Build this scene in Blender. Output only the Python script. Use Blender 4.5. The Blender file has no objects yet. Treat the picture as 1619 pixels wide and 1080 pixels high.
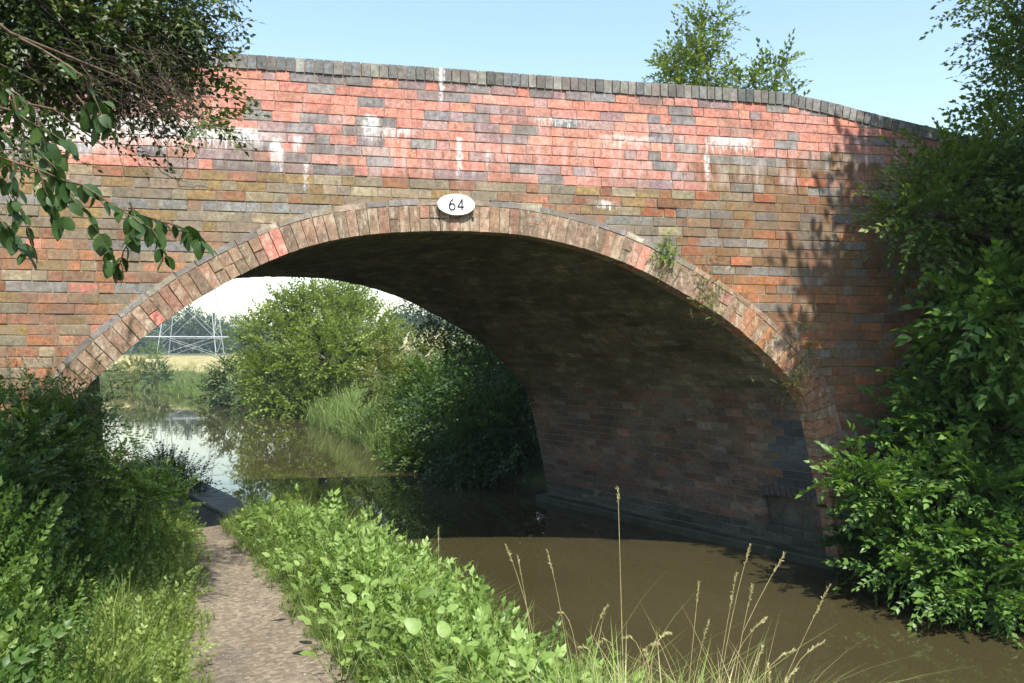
import bpy, bmesh, math, random
import numpy as np
from mathutils import Vector, Matrix, noise as mn

rnd = random.Random(7)
rng = np.random.default_rng(11)
S = bpy.context.scene
COL = S.collection

# ------------------------------------------------------------------ camera, sky, sun, exposure
EYE = 2.0
YAW = 0.1975
PITCH = 0.0259
FPX = 1307.0
cam_d = bpy.data.cameras.new('camera')
cam_d.sensor_width = 36.0
cam_d.lens = 36.0 * FPX / 1619.0
cam_d.clip_start = 0.05
cam_d.clip_end = 3000
cam = bpy.data.objects.new('camera', cam_d)
COL.objects.link(cam)
cam.location = (0, 0, EYE)
cam.rotation_euler = (math.pi / 2 + PITCH, 0, -YAW)
S.camera = cam

SUN = Vector((0.13, -0.69, 1.0)).normalized()
w = bpy.data.worlds.new('World')
S.world = w
w.use_nodes = True
wn = w.node_tree
wn.nodes.clear()
sky = wn.nodes.new('ShaderNodeTexSky')
sky.sky_type = 'NISHITA'
sky.sun_disc = False
sky.sun_elevation = math.asin(SUN.z)
sky.sun_rotation = math.atan2(SUN.x, SUN.y)
sky.altitude = 0
sky.air_density = 1.6
sky.dust_density = 0.7
sky.ozone_density = 1.9
bg = wn.nodes.new('ShaderNodeBackground')
bg.inputs[1].default_value = 0.13
wo = wn.nodes.new('ShaderNodeOutputWorld')
wn.links.new(sky.outputs[0], bg.inputs[0])
wn.links.new(bg.outputs[0], wo.inputs[0])

sd = bpy.data.lights.new('sun', 'SUN')
sd.energy = 4.4
sd.angle = math.radians(0.55)
sd.color = (1.0, 0.95, 0.86)
so = bpy.data.objects.new('sun', sd)
COL.objects.link(so)
so.rotation_euler = SUN.to_track_quat('Z', 'Y').to_euler()
so.location = (5, -20, 30)

S.view_settings.view_transform = 'Standard'
S.view_settings.look = 'None'
S.view_settings.exposure = 1.02
S.view_settings.gamma = 1.0
S.view_settings.use_curve_mapping = False


D = 7.3                 # distance of the bridge face
W = 4.35                # width of the bridge


# ------------------------------------------------------------------ where things are
def at(px, py, depth):
    """world point seen at photo pixel (1619 wide) at a given depth along the view"""
    x = (px - 809.5) / FPX
    u = (540 - py) / FPX
    c, s = math.cos(PITCH), math.sin(PITCH)
    d, z = c - u * s, s + u * c
    X = x * math.cos(YAW) + d * math.sin(YAW)
    Y = -x * math.sin(YAW) + d * math.cos(YAW)
    k = depth / d
    return Vector((X * k, Y * k, EYE + z * k))


D = 7.3                 # distance of the bridge face
W = 4.35                # width of the bridge
TS = math.tan(0.3995)   # skew of the canal to the face
CP, SP = math.cos(0.3995), math.sin(0.3995)


# ------------------------------------------------------------------ node helpers
def mat(name):
    m = bpy.data.materials.new(name)
    m.use_nodes = True
    nt = m.node_tree
    nt.nodes.clear()
    out = nt.nodes.new('ShaderNodeOutputMaterial')
    return m, nt, out


def N(nt, t, **kw):
    n = nt.nodes.new(t)
    for k, v in kw.items():
        if k.startswith('i_'):
            n.inputs[k[2:].replace('_', ' ')].default_value = v
        else:
            setattr(n, k, v)
    return n


def L(nt, a, b):
    nt.links.new(a, b)


def noise(nt, vec, scale, detail=4, rough=0.55, dist=0.0):
    n = N(nt, 'ShaderNodeTexNoise')
    n.inputs['Scale'].default_value = scale
    n.inputs['Detail'].default_value = detail
    n.inputs['Roughness'].default_value = rough
    n.inputs['Distortion'].default_value = dist
    if vec is not None:
        L(nt, vec, n.inputs['Vector'])
    return n.outputs['Fac']


def ramp(nt, fac, stops):
    r = N(nt, 'ShaderNodeValToRGB')
    e = r.color_ramp.elements
    while len(e) > 1:
        e.remove(e[-1])
    e[0].position = stops[0][0]
    e[0].color = (*stops[0][1], 1) if len(stops[0][1]) == 3 else stops[0][1]
    for p, c in stops[1:]:
        q = e.new(p)
        q.color = (*c, 1) if len(c) == 3 else c
    L(nt, fac, r.inputs[0])
    return r.outputs[0]


def g(v):
    return (v, v, v)


def mix(nt, fac, a, b, mode='MIX'):
    m = N(nt, 'ShaderNodeMix', data_type='RGBA', blend_type=mode)
    for sock, v in ((m.inputs[0], fac), (m.inputs[6], a), (m.inputs[7], b)):
        if hasattr(v, 'is_linked'):
            L(nt, v, sock)
        elif isinstance(v, (int, float)):
            sock.default_value = v
        else:
            sock.default_value = (*v, 1)
    return m.outputs[2]


def math_(nt, op, a, b=None, c=None, clamp=False):
    m = N(nt, 'ShaderNodeMath', operation=op)
    m.use_clamp = clamp
    for i, v in enumerate((a, b, c)):
        if v is None:
            continue
        if hasattr(v, 'is_linked'):
            L(nt, v, m.inputs[i])
        else:
            m.inputs[i].default_value = v
    return m.outputs[0]


def maprange(nt, v, a, b, c=0.0, d=1.0, smooth=True):
    m = N(nt, 'ShaderNodeMapRange')
    if smooth:
        m.interpolation_type = 'SMOOTHSTEP'
    L(nt, v, m.inputs[0])
    for i, x in enumerate((a, b, c, d)):
        m.inputs[i + 1].default_value = x
    return m.outputs[0]


def bump(nt, h, strength, distance):
    b = N(nt, 'ShaderNodeBump')
    b.inputs['Strength'].default_value = strength
    b.inputs['Distance'].default_value = distance
    L(nt, h, b.inputs['Height'])
    return b.outputs[0]


def principled(nt, out, color, rough=0.8, spec=0.3, normal=None):
    p = N(nt, 'ShaderNodeBsdfPrincipled')
    for sock, v in ((p.inputs['Base Color'], color), (p.inputs['Roughness'], rough)):
        if hasattr(v, 'is_linked'):
            L(nt, v, sock)
        elif isinstance(v, (int, float)):
            sock.default_value = v
        else:
            sock.default_value = (*v, 1)
    p.inputs['Specular IOR Level'].default_value = spec
    if normal is not None:
        L(nt, normal, p.inputs['Normal'])
    if out is not None:
        L(nt, p.outputs[0], out.inputs[0])
    return p


def position(nt):
    return N(nt, 'ShaderNodeNewGeometry').outputs['Position']


def scaled(nt, vec, s):
    m = N(nt, 'ShaderNodeMapping')
    m.inputs['Scale'].default_value = s
    L(nt, vec, m.inputs['Vector'])
    return m.outputs[0]


# lime runs on the face: x, top z, length, half width, strength
RUNS = [(-2.3, 4.02, .30, .40, .9), (-1.7, 4.04, .24, .42, .95), (-1.05, 4.0, .16, .35, .85),
        (-0.60, 3.93, .26, .045, 1.0), (-0.42, 3.95, .12, .03, .9), (0.20, 4.17, .22, .06, .9),
        (0.42, 4.07, .09, .18, .7), (0.82, 4.66, .42, .018, .8), (0.98, 4.02, .42, .025, .85),
        (1.25, 3.92, .12, .015, .7), (3.35, 4.14, .50, .02, .75), (3.62, 4.16, .12, .24, .95),
        (-.35, 3.72, .2, .012, .6), (1.9, 4.25, .05, .25, .55), (2.35, 3.5, .05, .09, .8),
        (2.6, 4.12, .09, .3, .4)]


def face_overlay(nt, pos, col, n1, n4):
    sep = N(nt, 'ShaderNodeSeparateXYZ')
    L(nt, pos, sep.inputs[0])
    x, z = sep.outputs[0], sep.outputs[2]
    low = maprange(nt, z, 3.75, 3.45)
    lich = math_(nt, 'MULTIPLY', maprange(nt, n4, .46, .62), low)
    col = mix(nt, math_(nt, 'MULTIPLY', lich, .62), col, (.225, .18, .125))
    n5 = noise(nt, pos, 5.5, 4, .65)
    och = math_(nt, 'MULTIPLY', maprange(nt, n5, .56, .68), low)
    col = mix(nt, math_(nt, 'MULTIPLY', och, .45), col, (.205, .135, .045))
    n6 = noise(nt, scaled(nt, pos, (1, 1, 1.7)), 1.5, 4, .6)
    col = mix(nt, maprange(nt, n6, .48, .66, 0, .5), col, (.14, .105, .085))
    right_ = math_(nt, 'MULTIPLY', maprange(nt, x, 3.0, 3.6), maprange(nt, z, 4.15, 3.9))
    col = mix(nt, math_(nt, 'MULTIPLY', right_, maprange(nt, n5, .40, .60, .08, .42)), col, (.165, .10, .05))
    # lime bloom over the lower part of the parapet
    nb = noise(nt, scaled(nt, pos, (6, 6, 1.6)), 1.6, 5, .7)
    band = math_(nt, 'MULTIPLY', maprange(nt, z, 3.6, 3.75), maprange(nt, z, 4.5, 3.9))
    col = mix(nt, math_(nt, 'MULTIPLY', math_(nt, 'MULTIPLY', maprange(nt, nb, .42, .75), band), .6), col, (.55, .46, .42))
    nw = noise(nt, scaled(nt, pos, (30, 30, 3)), 1.3, 5, .75)
    ns = noise(nt, pos, 17, 5, .7)
    mask = None
    xw = math_(nt, 'ADD', x, math_(nt, 'MULTIPLY', math_(nt, 'SUBTRACT', ns, .5), .13))
    zw = math_(nt, 'ADD', z, math_(nt, 'MULTIPLY', math_(nt, 'SUBTRACT', nw, .5), .5))
    zt_ = math_(nt, 'ADD', z, math_(nt, 'MULTIPLY', math_(nt, 'SUBTRACT', ns, .5), .05))
    for (x0, zt, ln, hw, st) in RUNS:
        dx = math_(nt, 'ABSOLUTE', math_(nt, 'SUBTRACT', xw, x0))
        a = maprange(nt, dx, hw * 1.5, hw * .4)
        up = maprange(nt, zt_, zt + .014, zt - .012)
        dn = maprange(nt, zw, zt - ln * 1.2, zt - ln * .35)
        q = math_(nt, 'MULTIPLY', math_(nt, 'MULTIPLY', a, up), math_(nt, 'MULTIPLY', dn, st))
        mask = q if mask is None else math_(nt, 'MAXIMUM', mask, q)
    mask = math_(nt, 'MULTIPLY', mask, maprange(nt, n1, .3, .62, .2, .95))
    return mix(nt, mask, col, (.74, .73, .71))


def brick_material(name, source, kind='face'):
    m, nt, out = mat(name)
    pos = position(nt)
    if source == 'object':
        base = N(nt, 'ShaderNodeObjectInfo').outputs['Color']
    else:
        base = N(nt, 'ShaderNodeAttribute', attribute_name='tint').outputs['Color']
    n1 = noise(nt, pos, 26, 5, .62)
    n2 = noise(nt, pos, 95, 3, .6)
    n3 = noise(nt, pos, 2.3, 4, .6)
    col = mix(nt, 1.0, base, ramp(nt, n1, [(.3, g(.62)), (.7, g(1.32))]), 'MULTIPLY')
    col = mix(nt, .55, col, ramp(nt, n2, [(.32, g(.5)), (.68, g(1.5))]), 'MULTIPLY')
    col = mix(nt, maprange(nt, n3, .52, .72, 0, .55), col, (.13, .11, .085))
    n4 = noise(nt, pos, 9, 5, .7)
    if kind == 'face':
        col = face_overlay(nt, pos, col, n1, n4)
    elif kind == 'ring':
        nl = noise(nt, scaled(nt, pos, (9, 9, 3)), 2.6, 5, .72)
        col = mix(nt, maprange(nt, nl, .50, .66, 0, .75), col, (.46, .39, .30))
        col = mix(nt, maprange(nt, n4, .56, .68, 0, .7), col, (.12, .085, .055))
    else:
        sep = N(nt, 'ShaderNodeSeparateXYZ')
        L(nt, pos, sep.inputs[0])
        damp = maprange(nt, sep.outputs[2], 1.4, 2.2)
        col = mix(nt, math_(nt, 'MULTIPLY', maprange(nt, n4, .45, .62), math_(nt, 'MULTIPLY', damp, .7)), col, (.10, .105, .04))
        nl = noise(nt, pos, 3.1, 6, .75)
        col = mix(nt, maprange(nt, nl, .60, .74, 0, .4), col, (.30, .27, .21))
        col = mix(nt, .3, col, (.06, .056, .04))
        col = mix(nt, .8, col, ramp(nt, noise(nt, scaled(nt, pos, (1, .5, 1.6)), 1.9, 6, .7), [(.34, g(.42)), (.66, g(1.35))]), 'MULTIPLY')
    b = bump(nt, math_(nt, 'ADD', n1, math_(nt, 'MULTIPLY', n2, .6)), .5, .005)
    principled(nt, out, col, .88, .22, b)
    return m


M_FACE_O = brick_material('face_brick', 'object', 'face')
M_FACE_J = brick_material('face_brick_joined', 'attr', 'face')
M_RING_O = brick_material('ring_brick', 'object', 'ring')
M_RING_J = brick_material('ring_brick_joined', 'attr', 'ring')
M_SOF_J = brick_material('soffit_brick', 'attr', 'soffit')


def simple(name, c1, c2, scale, rough=.85, bmp=.4, dist=.01, spec=.25, detail=5, lo=.35, hi=.65):
    m, nt, out = mat(name)
    pos = position(nt)
    f = noise(nt, pos, scale, detail, .62)
    col = ramp(nt, f, [(lo, c1), (hi, c2)])
    f2 = noise(nt, pos, scale * 7.3, 3, .6)
    col = mix(nt, .5, col, ramp(nt, f2, [(.3, g(.6)), (.7, g(1.35))]), 'MULTIPLY')
    principled(nt, out, col, rough, spec, bump(nt, math_(nt, 'ADD', f, f2), bmp, dist))
    return m


def mortar_material():
    m, nt, out = mat('mortar')
    pos = position(nt)
    sep = N(nt, 'ShaderNodeSeparateXYZ')
    L(nt, pos, sep.inputs[0])
    f = noise(nt, pos, 7, 5, .65)
    fine = noise(nt, pos, 120, 3, .6)
    lightc = ramp(nt, f, [(.35, (.15, .12, .085)), (.55, (.25, .205, .15)), (.7, (.42, .37, .30))])
    darkc = ramp(nt, f, [(.35, (.20, .12, .09)), (.7, (.36, .25, .20))])
    col = mix(nt, maprange(nt, sep.outputs[2], 3.45, 3.7), lightc, darkc)
    col = face_overlay(nt, pos, col, noise(nt, pos, 26, 5, .62), noise(nt, pos, 9, 5, .7))
    # darker on everything inside the arch, a little paler low down
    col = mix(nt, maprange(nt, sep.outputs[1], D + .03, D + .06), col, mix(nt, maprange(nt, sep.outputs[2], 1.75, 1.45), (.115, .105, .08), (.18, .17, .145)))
    col = mix(nt, .5, col, ramp(nt, fine, [(.3, g(.6)), (.7, g(1.35))]), 'MULTIPLY')
    principled(nt, out, col, .95, .1, bump(nt, fine, .5, .004))
    return m


M_MORTAR = mortar_material()
M_CONC = simple('worn_concrete', (.08, .075, .06), (.16, .15, .12), 5, .9)
M_STONE = simple('coping_stone', (.26, .24, .20), (.42, .39, .33), 4, .9)
M_LEDGE = simple('wet_ledge', (.025, .032, .022), (.075, .075, .055), 3, .7)
M_SOIL = simple('dark_soil', (.035, .03, .02), (.08, .065, .04), 4, .95)
M_TARMAC = simple('road_surface', (.09, .085, .08), (.15, .14, .13), 10, .9)
M_STEEL = simple('galvanised_steel', (.34, .37, .40), (.45, .48, .50), 2, .45, .05)
M_WHITE = simple('white_enamel', (.80, .80, .78), (.86, .86, .84), 20, .35, .04, .001, .5)
M_BLACK = simple('black_enamel', (.012, .012, .012), (.03, .03, .03), 20, .4, .04, .001, .4)
M_BARK = simple('bark', (.05, .04, .028), (.15, .12, .085), 14, .9, .8, .02)
M_TWIG = simple('twig', (.06, .045, .03), (.17, .12, .075), 30, .8)
M_DTWIG = simple('dark_twig', (.028, .02, .014), (.085, .06, .042), 30, .8)
M_STRAW = simple('dry_stem', (.34, .27, .13), (.50, .42, .22), 20, .7)
M_GREENSTEM = simple('green_stem', (.10, .14, .04), (.20, .24, .08), 20, .7)


def ground_material():
    m, nt, out = mat('grassy_ground')
    pos = position(nt)
    a = noise(nt, pos, .8, 5, .6)
    b = noise(nt, pos, 18, 5, .7)
    grass = ramp(nt, b, [(.3, (.035, .06, .014)), (.5, (.09, .13, .03)), (.7, (.16, .19, .06))])
    soil = ramp(nt, b, [(.3, (.05, .04, .025)), (.7, (.15, .115, .075))])
    col = mix(nt, maprange(nt, a, .42, .58), soil, grass)
    sep = N(nt, 'ShaderNodeSeparateXYZ')
    L(nt, pos, sep.inputs[0])
    col = mix(nt, maprange(nt, sep.outputs[2], .25, .02), col, (.035, .028, .016))
    principled(nt, out, col, .95, .1, bump(nt, b, .8, .03))
    return m


def path_material():
    m, nt, out = mat('trodden_gravel')
    pos = position(nt)
    a = noise(nt, pos, 1.7, 4, .6)
    b = noise(nt, pos, 38, 5, .7)
    v = N(nt, 'ShaderNodeTexVoronoi', feature='F1')
    v.inputs['Scale'].default_value = 34
    L(nt, pos, v.inputs['Vector'])
    stones = ramp(nt, v.outputs['Color'], [(.15, (.10, .08, .06)), (.5, (.175, .145, .105)), (.85, (.32, .275, .205))])
    dirt = ramp(nt, b, [(.3, (.10, .078, .057)), (.5, (.18, .143, .10)), (.7, (.28, .23, .165))])
    col = mix(nt, .45, dirt, stones)
    damp = noise(nt, scaled(nt, pos, (1, .55, 1)), 1.25, 3, .5)
    col = mix(nt, maprange(nt, damp, .5, .66, 0, .75), col, (.085, .066, .055))
    col = mix(nt, .6, col, ramp(nt, a, [(.3, g(.8)), (.7, g(1.2))]), 'MULTIPLY')
    h = math_(nt, 'ADD', b, math_(nt, 'MULTIPLY', v.outputs['Distance'], -1.2))
    principled(nt, out, col, .9, .2, bump(nt, h, .7, .008))
    return m


def water_material():
    m, nt, out = mat('canal_water')
    pos = position(nt)
    n1 = noise(nt, scaled(nt, pos, (1, .6, 1)), 3.2, 3, .5)
    n2 = noise(nt, pos, .5, 3, .5)
    silt = ramp(nt, n2, [(.3, (.040, .034, .0155)), (.7, (.052, .043, .020))])
    h = math_(nt, 'ADD', math_(nt, 'MULTIPLY', n1, .35), math_(nt, 'MULTIPLY', n2, 1.6))
    p = principled(nt, out, silt, .02, .5, bump(nt, h, .06, .022))
    p.inputs['IOR'].default_value = 1.33
    return m


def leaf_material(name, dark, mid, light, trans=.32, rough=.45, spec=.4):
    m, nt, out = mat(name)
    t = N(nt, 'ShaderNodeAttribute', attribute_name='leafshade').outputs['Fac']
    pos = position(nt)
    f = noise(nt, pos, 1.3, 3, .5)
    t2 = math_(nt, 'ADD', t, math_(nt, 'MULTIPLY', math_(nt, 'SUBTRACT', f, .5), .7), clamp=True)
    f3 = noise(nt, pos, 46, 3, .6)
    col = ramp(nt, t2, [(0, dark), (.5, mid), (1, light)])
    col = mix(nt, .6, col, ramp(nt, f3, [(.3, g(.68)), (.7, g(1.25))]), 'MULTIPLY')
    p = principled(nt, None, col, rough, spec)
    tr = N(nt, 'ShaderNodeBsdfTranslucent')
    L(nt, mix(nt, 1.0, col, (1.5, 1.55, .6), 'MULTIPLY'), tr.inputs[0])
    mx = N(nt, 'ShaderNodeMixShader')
    mx.inputs[0].default_value = trans
    L(nt, p.outputs[0], mx.inputs[1])
    L(nt, tr.outputs[0], mx.inputs[2])
    L(nt, mx.outputs[0], out.inputs[0])
    return m


M_GROUND = ground_material()
M_PATH = path_material()
M_WATER = water_material()
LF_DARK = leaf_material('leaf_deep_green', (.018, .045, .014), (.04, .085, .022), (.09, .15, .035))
LF_MID = leaf_material('leaf_mid_green', (.03, .06, .012), (.075, .13, .022), (.16, .22, .045))
LF_NEAR = leaf_material('leaf_shaded_green', (.016, .034, .010), (.042, .07, .016), (.12, .15, .035), .22)
LF_FRESH = leaf_material('leaf_shrub_green', (.03, .075, .014), (.08, .165, .03), (.18, .29, .07), .3)
LF_BRIGHT = leaf_material('leaf_fresh_green', (.06, .115, .02), (.13, .22, .04), (.25, .36, .09))
LF_NETTLE = leaf_material('leaf_nettle', (.03, .065, .016), (.08, .155, .032), (.19, .28, .065), .33)
LF_TREE = leaf_material('leaf_tree_yellow_green', (.05, .08, .015), (.12, .17, .03), (.24, .29, .065), .35)
LF_VERGE = leaf_material('leaf_verge_green', (.07, .13, .028), (.17, .27, .06), (.30, .42, .13), .34)
LF_GRASS = leaf_material('grass_blade', (.06, .10, .02), (.14, .21, .045), (.27, .34, .09))
LF_OLIVE = leaf_material('leaf_olive', (.05, .065, .015), (.11, .13, .025), (.22, .22, .06))
LF_FAR = leaf_material('leaf_far', (.035, .06, .025), (.07, .11, .04), (.13, .17, .07), .2)
LF_REED = leaf_material('reed_blade', (.07, .11, .025), (.14, .20, .05), (.25, .32, .10))
LF_DRY = leaf_material('dry_grass', (.24, .21, .10), (.38, .34, .17), (.58, .52, .30))
LF_PALE = leaf_material('pale_blossom', (.35, .32, .18), (.55, .50, .34), (.75, .72, .6))


# ------------------------------------------------------------------ object helpers
def link(o, parent=None):
    COL.objects.link(o)
    if parent is not None:
        o.parent = parent
    return o


def empty(name, loc, label, cat, group=None):
    o = bpy.data.objects.new(name, None)
    o.location = loc
    o.empty_display_size = .2
    link(o)
    return tag(o, label, cat, group)


def tag(o, label=None, cat=None, group=None, kind=None):
    if label:
        o['label'] = label
    if cat:
        o['category'] = cat
    if group:
        o['group'] = group
    if kind:
        o['kind'] = kind
    return o


def mesh_np(name, V, F, m, attr=None, attrname='leafshade', smooth=False):
    """V (n,3), F (k,3 or 4) -> mesh"""
    V = np.asarray(V, dtype=np.float32)
    F = np.asarray(F, dtype=np.int32)
    me = bpy.data.meshes.new(name)
    me.vertices.add(len(V))
    me.vertices.foreach_set('co', V.ravel())
    k = F.shape[1]
    me.loops.add(F.size)
    me.loops.foreach_set('vertex_index', F.ravel())
    me.polygons.add(len(F))
    me.polygons.foreach_set('loop_start', np.arange(0, F.size, k, dtype=np.int32))
    me.update(calc_edges=True)
    if attr is not None:
        attr = np.asarray(attr, dtype=np.float32)
        if attr.ndim == 1:
            a = me.attributes.new(attrname, 'FLOAT', 'POINT')
            a.data.foreach_set('value', attr)
        else:
            a = me.attributes.new(attrname, 'FLOAT_COLOR', 'POINT')
            a.data.foreach_set('color', np.concatenate([attr, np.ones((len(attr), 1), np.float32)], 1).ravel())
    me.polygons.foreach_set('use_smooth', np.full(len(F), bool(smooth or k == 3), dtype=bool))
    if m is not None:
        me.materials.append(m)
    return me


def obj(name, me, parent=None, loc=None):
    o = bpy.data.objects.new(name, me)
    if loc is not None:
        o.location = loc
    return link(o, parent)


class Bag:
    """collects transformed copies of small templates"""
    def __init__(self):
        self.V, self.F, self.A, self.n = [], [], [], 0

    def add(self, V, F, A):
        self.V.append(V)
        self.F.append(F + self.n)
        self.A.append(A)
        self.n += len(V)

    def place(self, tpl, P, R, s, t):
        """tpl (V,F,A); P (n,3); R (n,3,3); s (n,); t (n,)"""
        V, F, A = tpl
        n = len(P)
        if n == 0:
            return
        out = np.einsum('nij,kj->nki', R, V) * np.asarray(s)[:, None, None] + P[:, None, :]
        k = len(V)
        FF = (F[None] + (np.arange(n) * k)[:, None, None]).reshape(-1, F.shape[1])
        AA = np.clip(A[None] + np.asarray(t)[:, None], 0, 1).reshape(-1)
        self.add(out.reshape(-1, 3), FF, AA)

    def build(self, name, m, parent=None, origin=(0, 0, 0)):
        V = np.concatenate(self.V) - np.asarray(origin, dtype=float)
        return obj(name, mesh_np(name, V, np.concatenate(self.F), m, np.concatenate(self.A)), parent,
                   None if parent is not None else origin)


def frames(dirs, roll=None):
    """rotation matrices whose local +Y is dirs, +Z as near as possible to up, rolled"""
    d = np.asarray(dirs, float)
    d = d / np.linalg.norm(d, axis=1, keepdims=True)
    up = np.tile(np.array([0, 0, 1.0]), (len(d), 1))
    bad = abs(d[:, 2]) > .97
    up[bad] = (1, .1, 0)
    x = np.cross(d, up)
    x /= np.linalg.norm(x, axis=1, keepdims=True)
    z = np.cross(x, d)
    if roll is not None:
        c, s = np.cos(roll)[:, None], np.sin(roll)[:, None]
        x, z = x * c + z * s, z * c - x * s
    return np.stack([x, d, z], -1)


def leaf_tpl(w=.25, droop=.12, fold=.07, pointed=.45):
    V = np.array([[0, 0, 0], [w, pointed, fold], [0, 1, -droop], [-w, pointed, fold], [0, pointed, 0]], float)
    F = np.array([[0, 1, 4], [1, 2, 4], [4, 2, 3], [0, 4, 3]])
    return V, F, np.zeros(5)


def broad_tpl(w=.4, droop=.2, wave=.05):
    ys = [0.0, .18, .42, .68, .88, 1.0]
    ws = [.04, .75, 1.0, .8, .42, 0.02]
    V, F = [], []
    for i, (y, q) in enumerate(zip(ys, ws)):
        z = -droop * y * y
        V += [[-w * q, y, z + .10 * q * w + (wave if i % 2 else -wave) * w], [0, y, z], [w * q, y, z + .10 * q * w + (wave if i % 2 else -wave) * w]]
    for i in range(len(ys) - 1):
        a, b = i * 3, i * 3 + 3
        F += [[a, a + 1, b + 1], [a, b + 1, b], [a + 1, a + 2, b + 2], [a + 1, b + 2, b + 1]]
    return np.array(V, float), np.array(F), np.zeros(len(V))


def spray_tpl(n, L_, leaf, lw, droop=.2, spread=1.0, opposite=False, seed=0, curve=.15, leafdroop=.15, upf=.25, lite=False):
    """a shoot of length L_ along +Y carrying n leaves"""
    r = np.random.default_rng(seed)
    lt = leaf_tpl(lw, leafdroop)
    if lite:
        V = np.array([[0, 0, 0], [lw, .5, 0.03], [0, 1, -leafdroop], [-lw, .5, .03]], float)
        lt = (V, np.array([[0, 1, 2], [0, 2, 3]]), np.zeros(4))
    b = Bag()
    P, Dv, s, t = [], [], [], []
    sx = r.uniform(-curve, curve)
    for i in range(n):
        u = (i + .6) / n
        c = np.array([sx * u * u * L_, u * L_, -droop * u * u * L_])
        sides = (1, -1) if opposite else ((1 if i % 2 else -1),)
        for sd_ in sides:
            ang = r.uniform(.65, 1.15) * (1 - .6 * u ** 3)
            d = np.array([sd_ * math.sin(ang) * spread, math.cos(ang), upf * r.uniform(-.8, 1.2)])
            P.append(c)
            Dv.append(d)
            s.append(leaf * r.uniform(.7, 1.15) * (1 - .35 * u))
            t.append(r.uniform(-.18, .18) + .12 * u)
    P.append(np.array([sx * L_, L_, -droop * L_]))
    Dv.append(np.array([sx, 1, -droop]))
    s.append(leaf * .7)
    t.append(.2)
    R = frames(np.array(Dv), r.normal(0, .45, len(Dv)))
    b.place(lt, np.array(P), R, np.array(s), np.array(t))
    # stem: thin 2-sided strip
    m_ = 4
    sv, sf = [], []
    for i in range(m_):
        u = i / (m_ - 1)
        c = np.array([sx * u * u * L_, u * L_, -droop * u * u * L_])
        ww = .012 * leaf / .08 * (1 - .7 * u) * .45
        sv += [c + (-ww, 0, 0), c + (ww, 0, 0)]
    for i in range(m_ - 1):
        a = 2 * i
        sf += [[a, a + 1, a + 3], [a, a + 3, a + 2]]
    b.add(np.array(sv), np.array(sf), np.full(len(sv), -.1))
    return np.concatenate(b.V), np.concatenate(b.F), np.concatenate(b.A)


def tuft_tpl(n, h, w, lean, seed=0, segs=3):
    r = np.random.default_rng(seed)
    V, F, A = [], [], []
    k = 0
    for i in range(n):
        a = r.uniform(0, 2 * math.pi)
        le = lean * r.uniform(.25, 1.2)
        hh = h * r.uniform(.5, 1.1)
        base = r.normal(0, .035, 2) * (h / .3)
        sd_ = np.array([-math.sin(a + r.normal(0, .6)), math.cos(a), 0])
        tt = r.uniform(-.2, .2)
        for j in range(segs + 1):
            u = j / segs
            c = np.array([base[0] + math.cos(a) * le * hh * u ** 2, base[1] + math.sin(a) * le * hh * u ** 2, hh * (u - .28 * le * u ** 3)])
            ww = w * (1 - u) ** .7
            if j == segs:
                V.append(c)
                A.append(tt + .2)
            else:
                V += [c - sd_ * ww, c + sd_ * ww]
                A += [tt - .15 + .3 * u] * 2
        for j in range(segs):
            q = k + 2 * j
            if j == segs - 1:
                F.append([q, q + 1, q + 2])
            else:
                F += [[q, q + 1, q + 3], [q, q + 3, q + 2]]
        k += 2 * segs + 1
    return np.array(V), np.array(F), np.array(A)


def tube(pts, r0, r1, sides=6):
    pts = [np.array(p, float) for p in pts]
    n = len(pts)
    V, F = [], []
    for i, p in enumerate(pts):
        d = pts[min(i + 1, n - 1)] - pts[max(i - 1, 0)]
        d /= (np.linalg.norm(d) + 1e-9)
        a = np.cross(d, (0, 0, 1.0) if abs(d[2]) < .9 else (1.0, 0, 0))
        a /= np.linalg.norm(a)
        b = np.cross(d, a)
        rr = r0 + (r1 - r0) * i / (n - 1)
        for k in range(sides):
            t = 2 * math.pi * k / sides
            V.append(p + rr * (math.cos(t) * a + math.sin(t) * b))
    for i in range(n - 1):
        for k in range(sides):
            q, s_ = i * sides + k, i * sides + (k + 1) % sides
            F += [[q, s_, s_ + sides], [q, s_ + sides, q + sides]]
    return np.array(V), np.array(F), np.zeros(len(V))


def wander(a, b, k=6, amp=.08, seed=None, sag=0.0):
    r = np.random.default_rng(seed) if seed is not None else rng
    a, b = np.array(a, float), np.array(b, float)
    ln = np.linalg.norm(b - a)
    out = []
    for i in range(k + 1):
        u = i / k
        p = a + (b - a) * u + r.normal(0, amp * ln, 3) * math.sin(math.pi * u) + np.array([0, 0, -sag * ln * 4 * u * (1 - u)])
        out.append(p)
    return out


def box_me(name, x0, x1, y0, y1, z0, z1, m):
    V = [(x, y, z) for z in (z0, z1) for y in (y0, y1) for x in (x0, x1)]
    F = [(0, 2, 3, 1), (4, 5, 7, 6), (0, 1, 5, 4), (2, 6, 7, 3), (0, 4, 6, 2), (1, 3, 7, 5)]
    return mesh_np(name, V, F, m)


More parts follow.
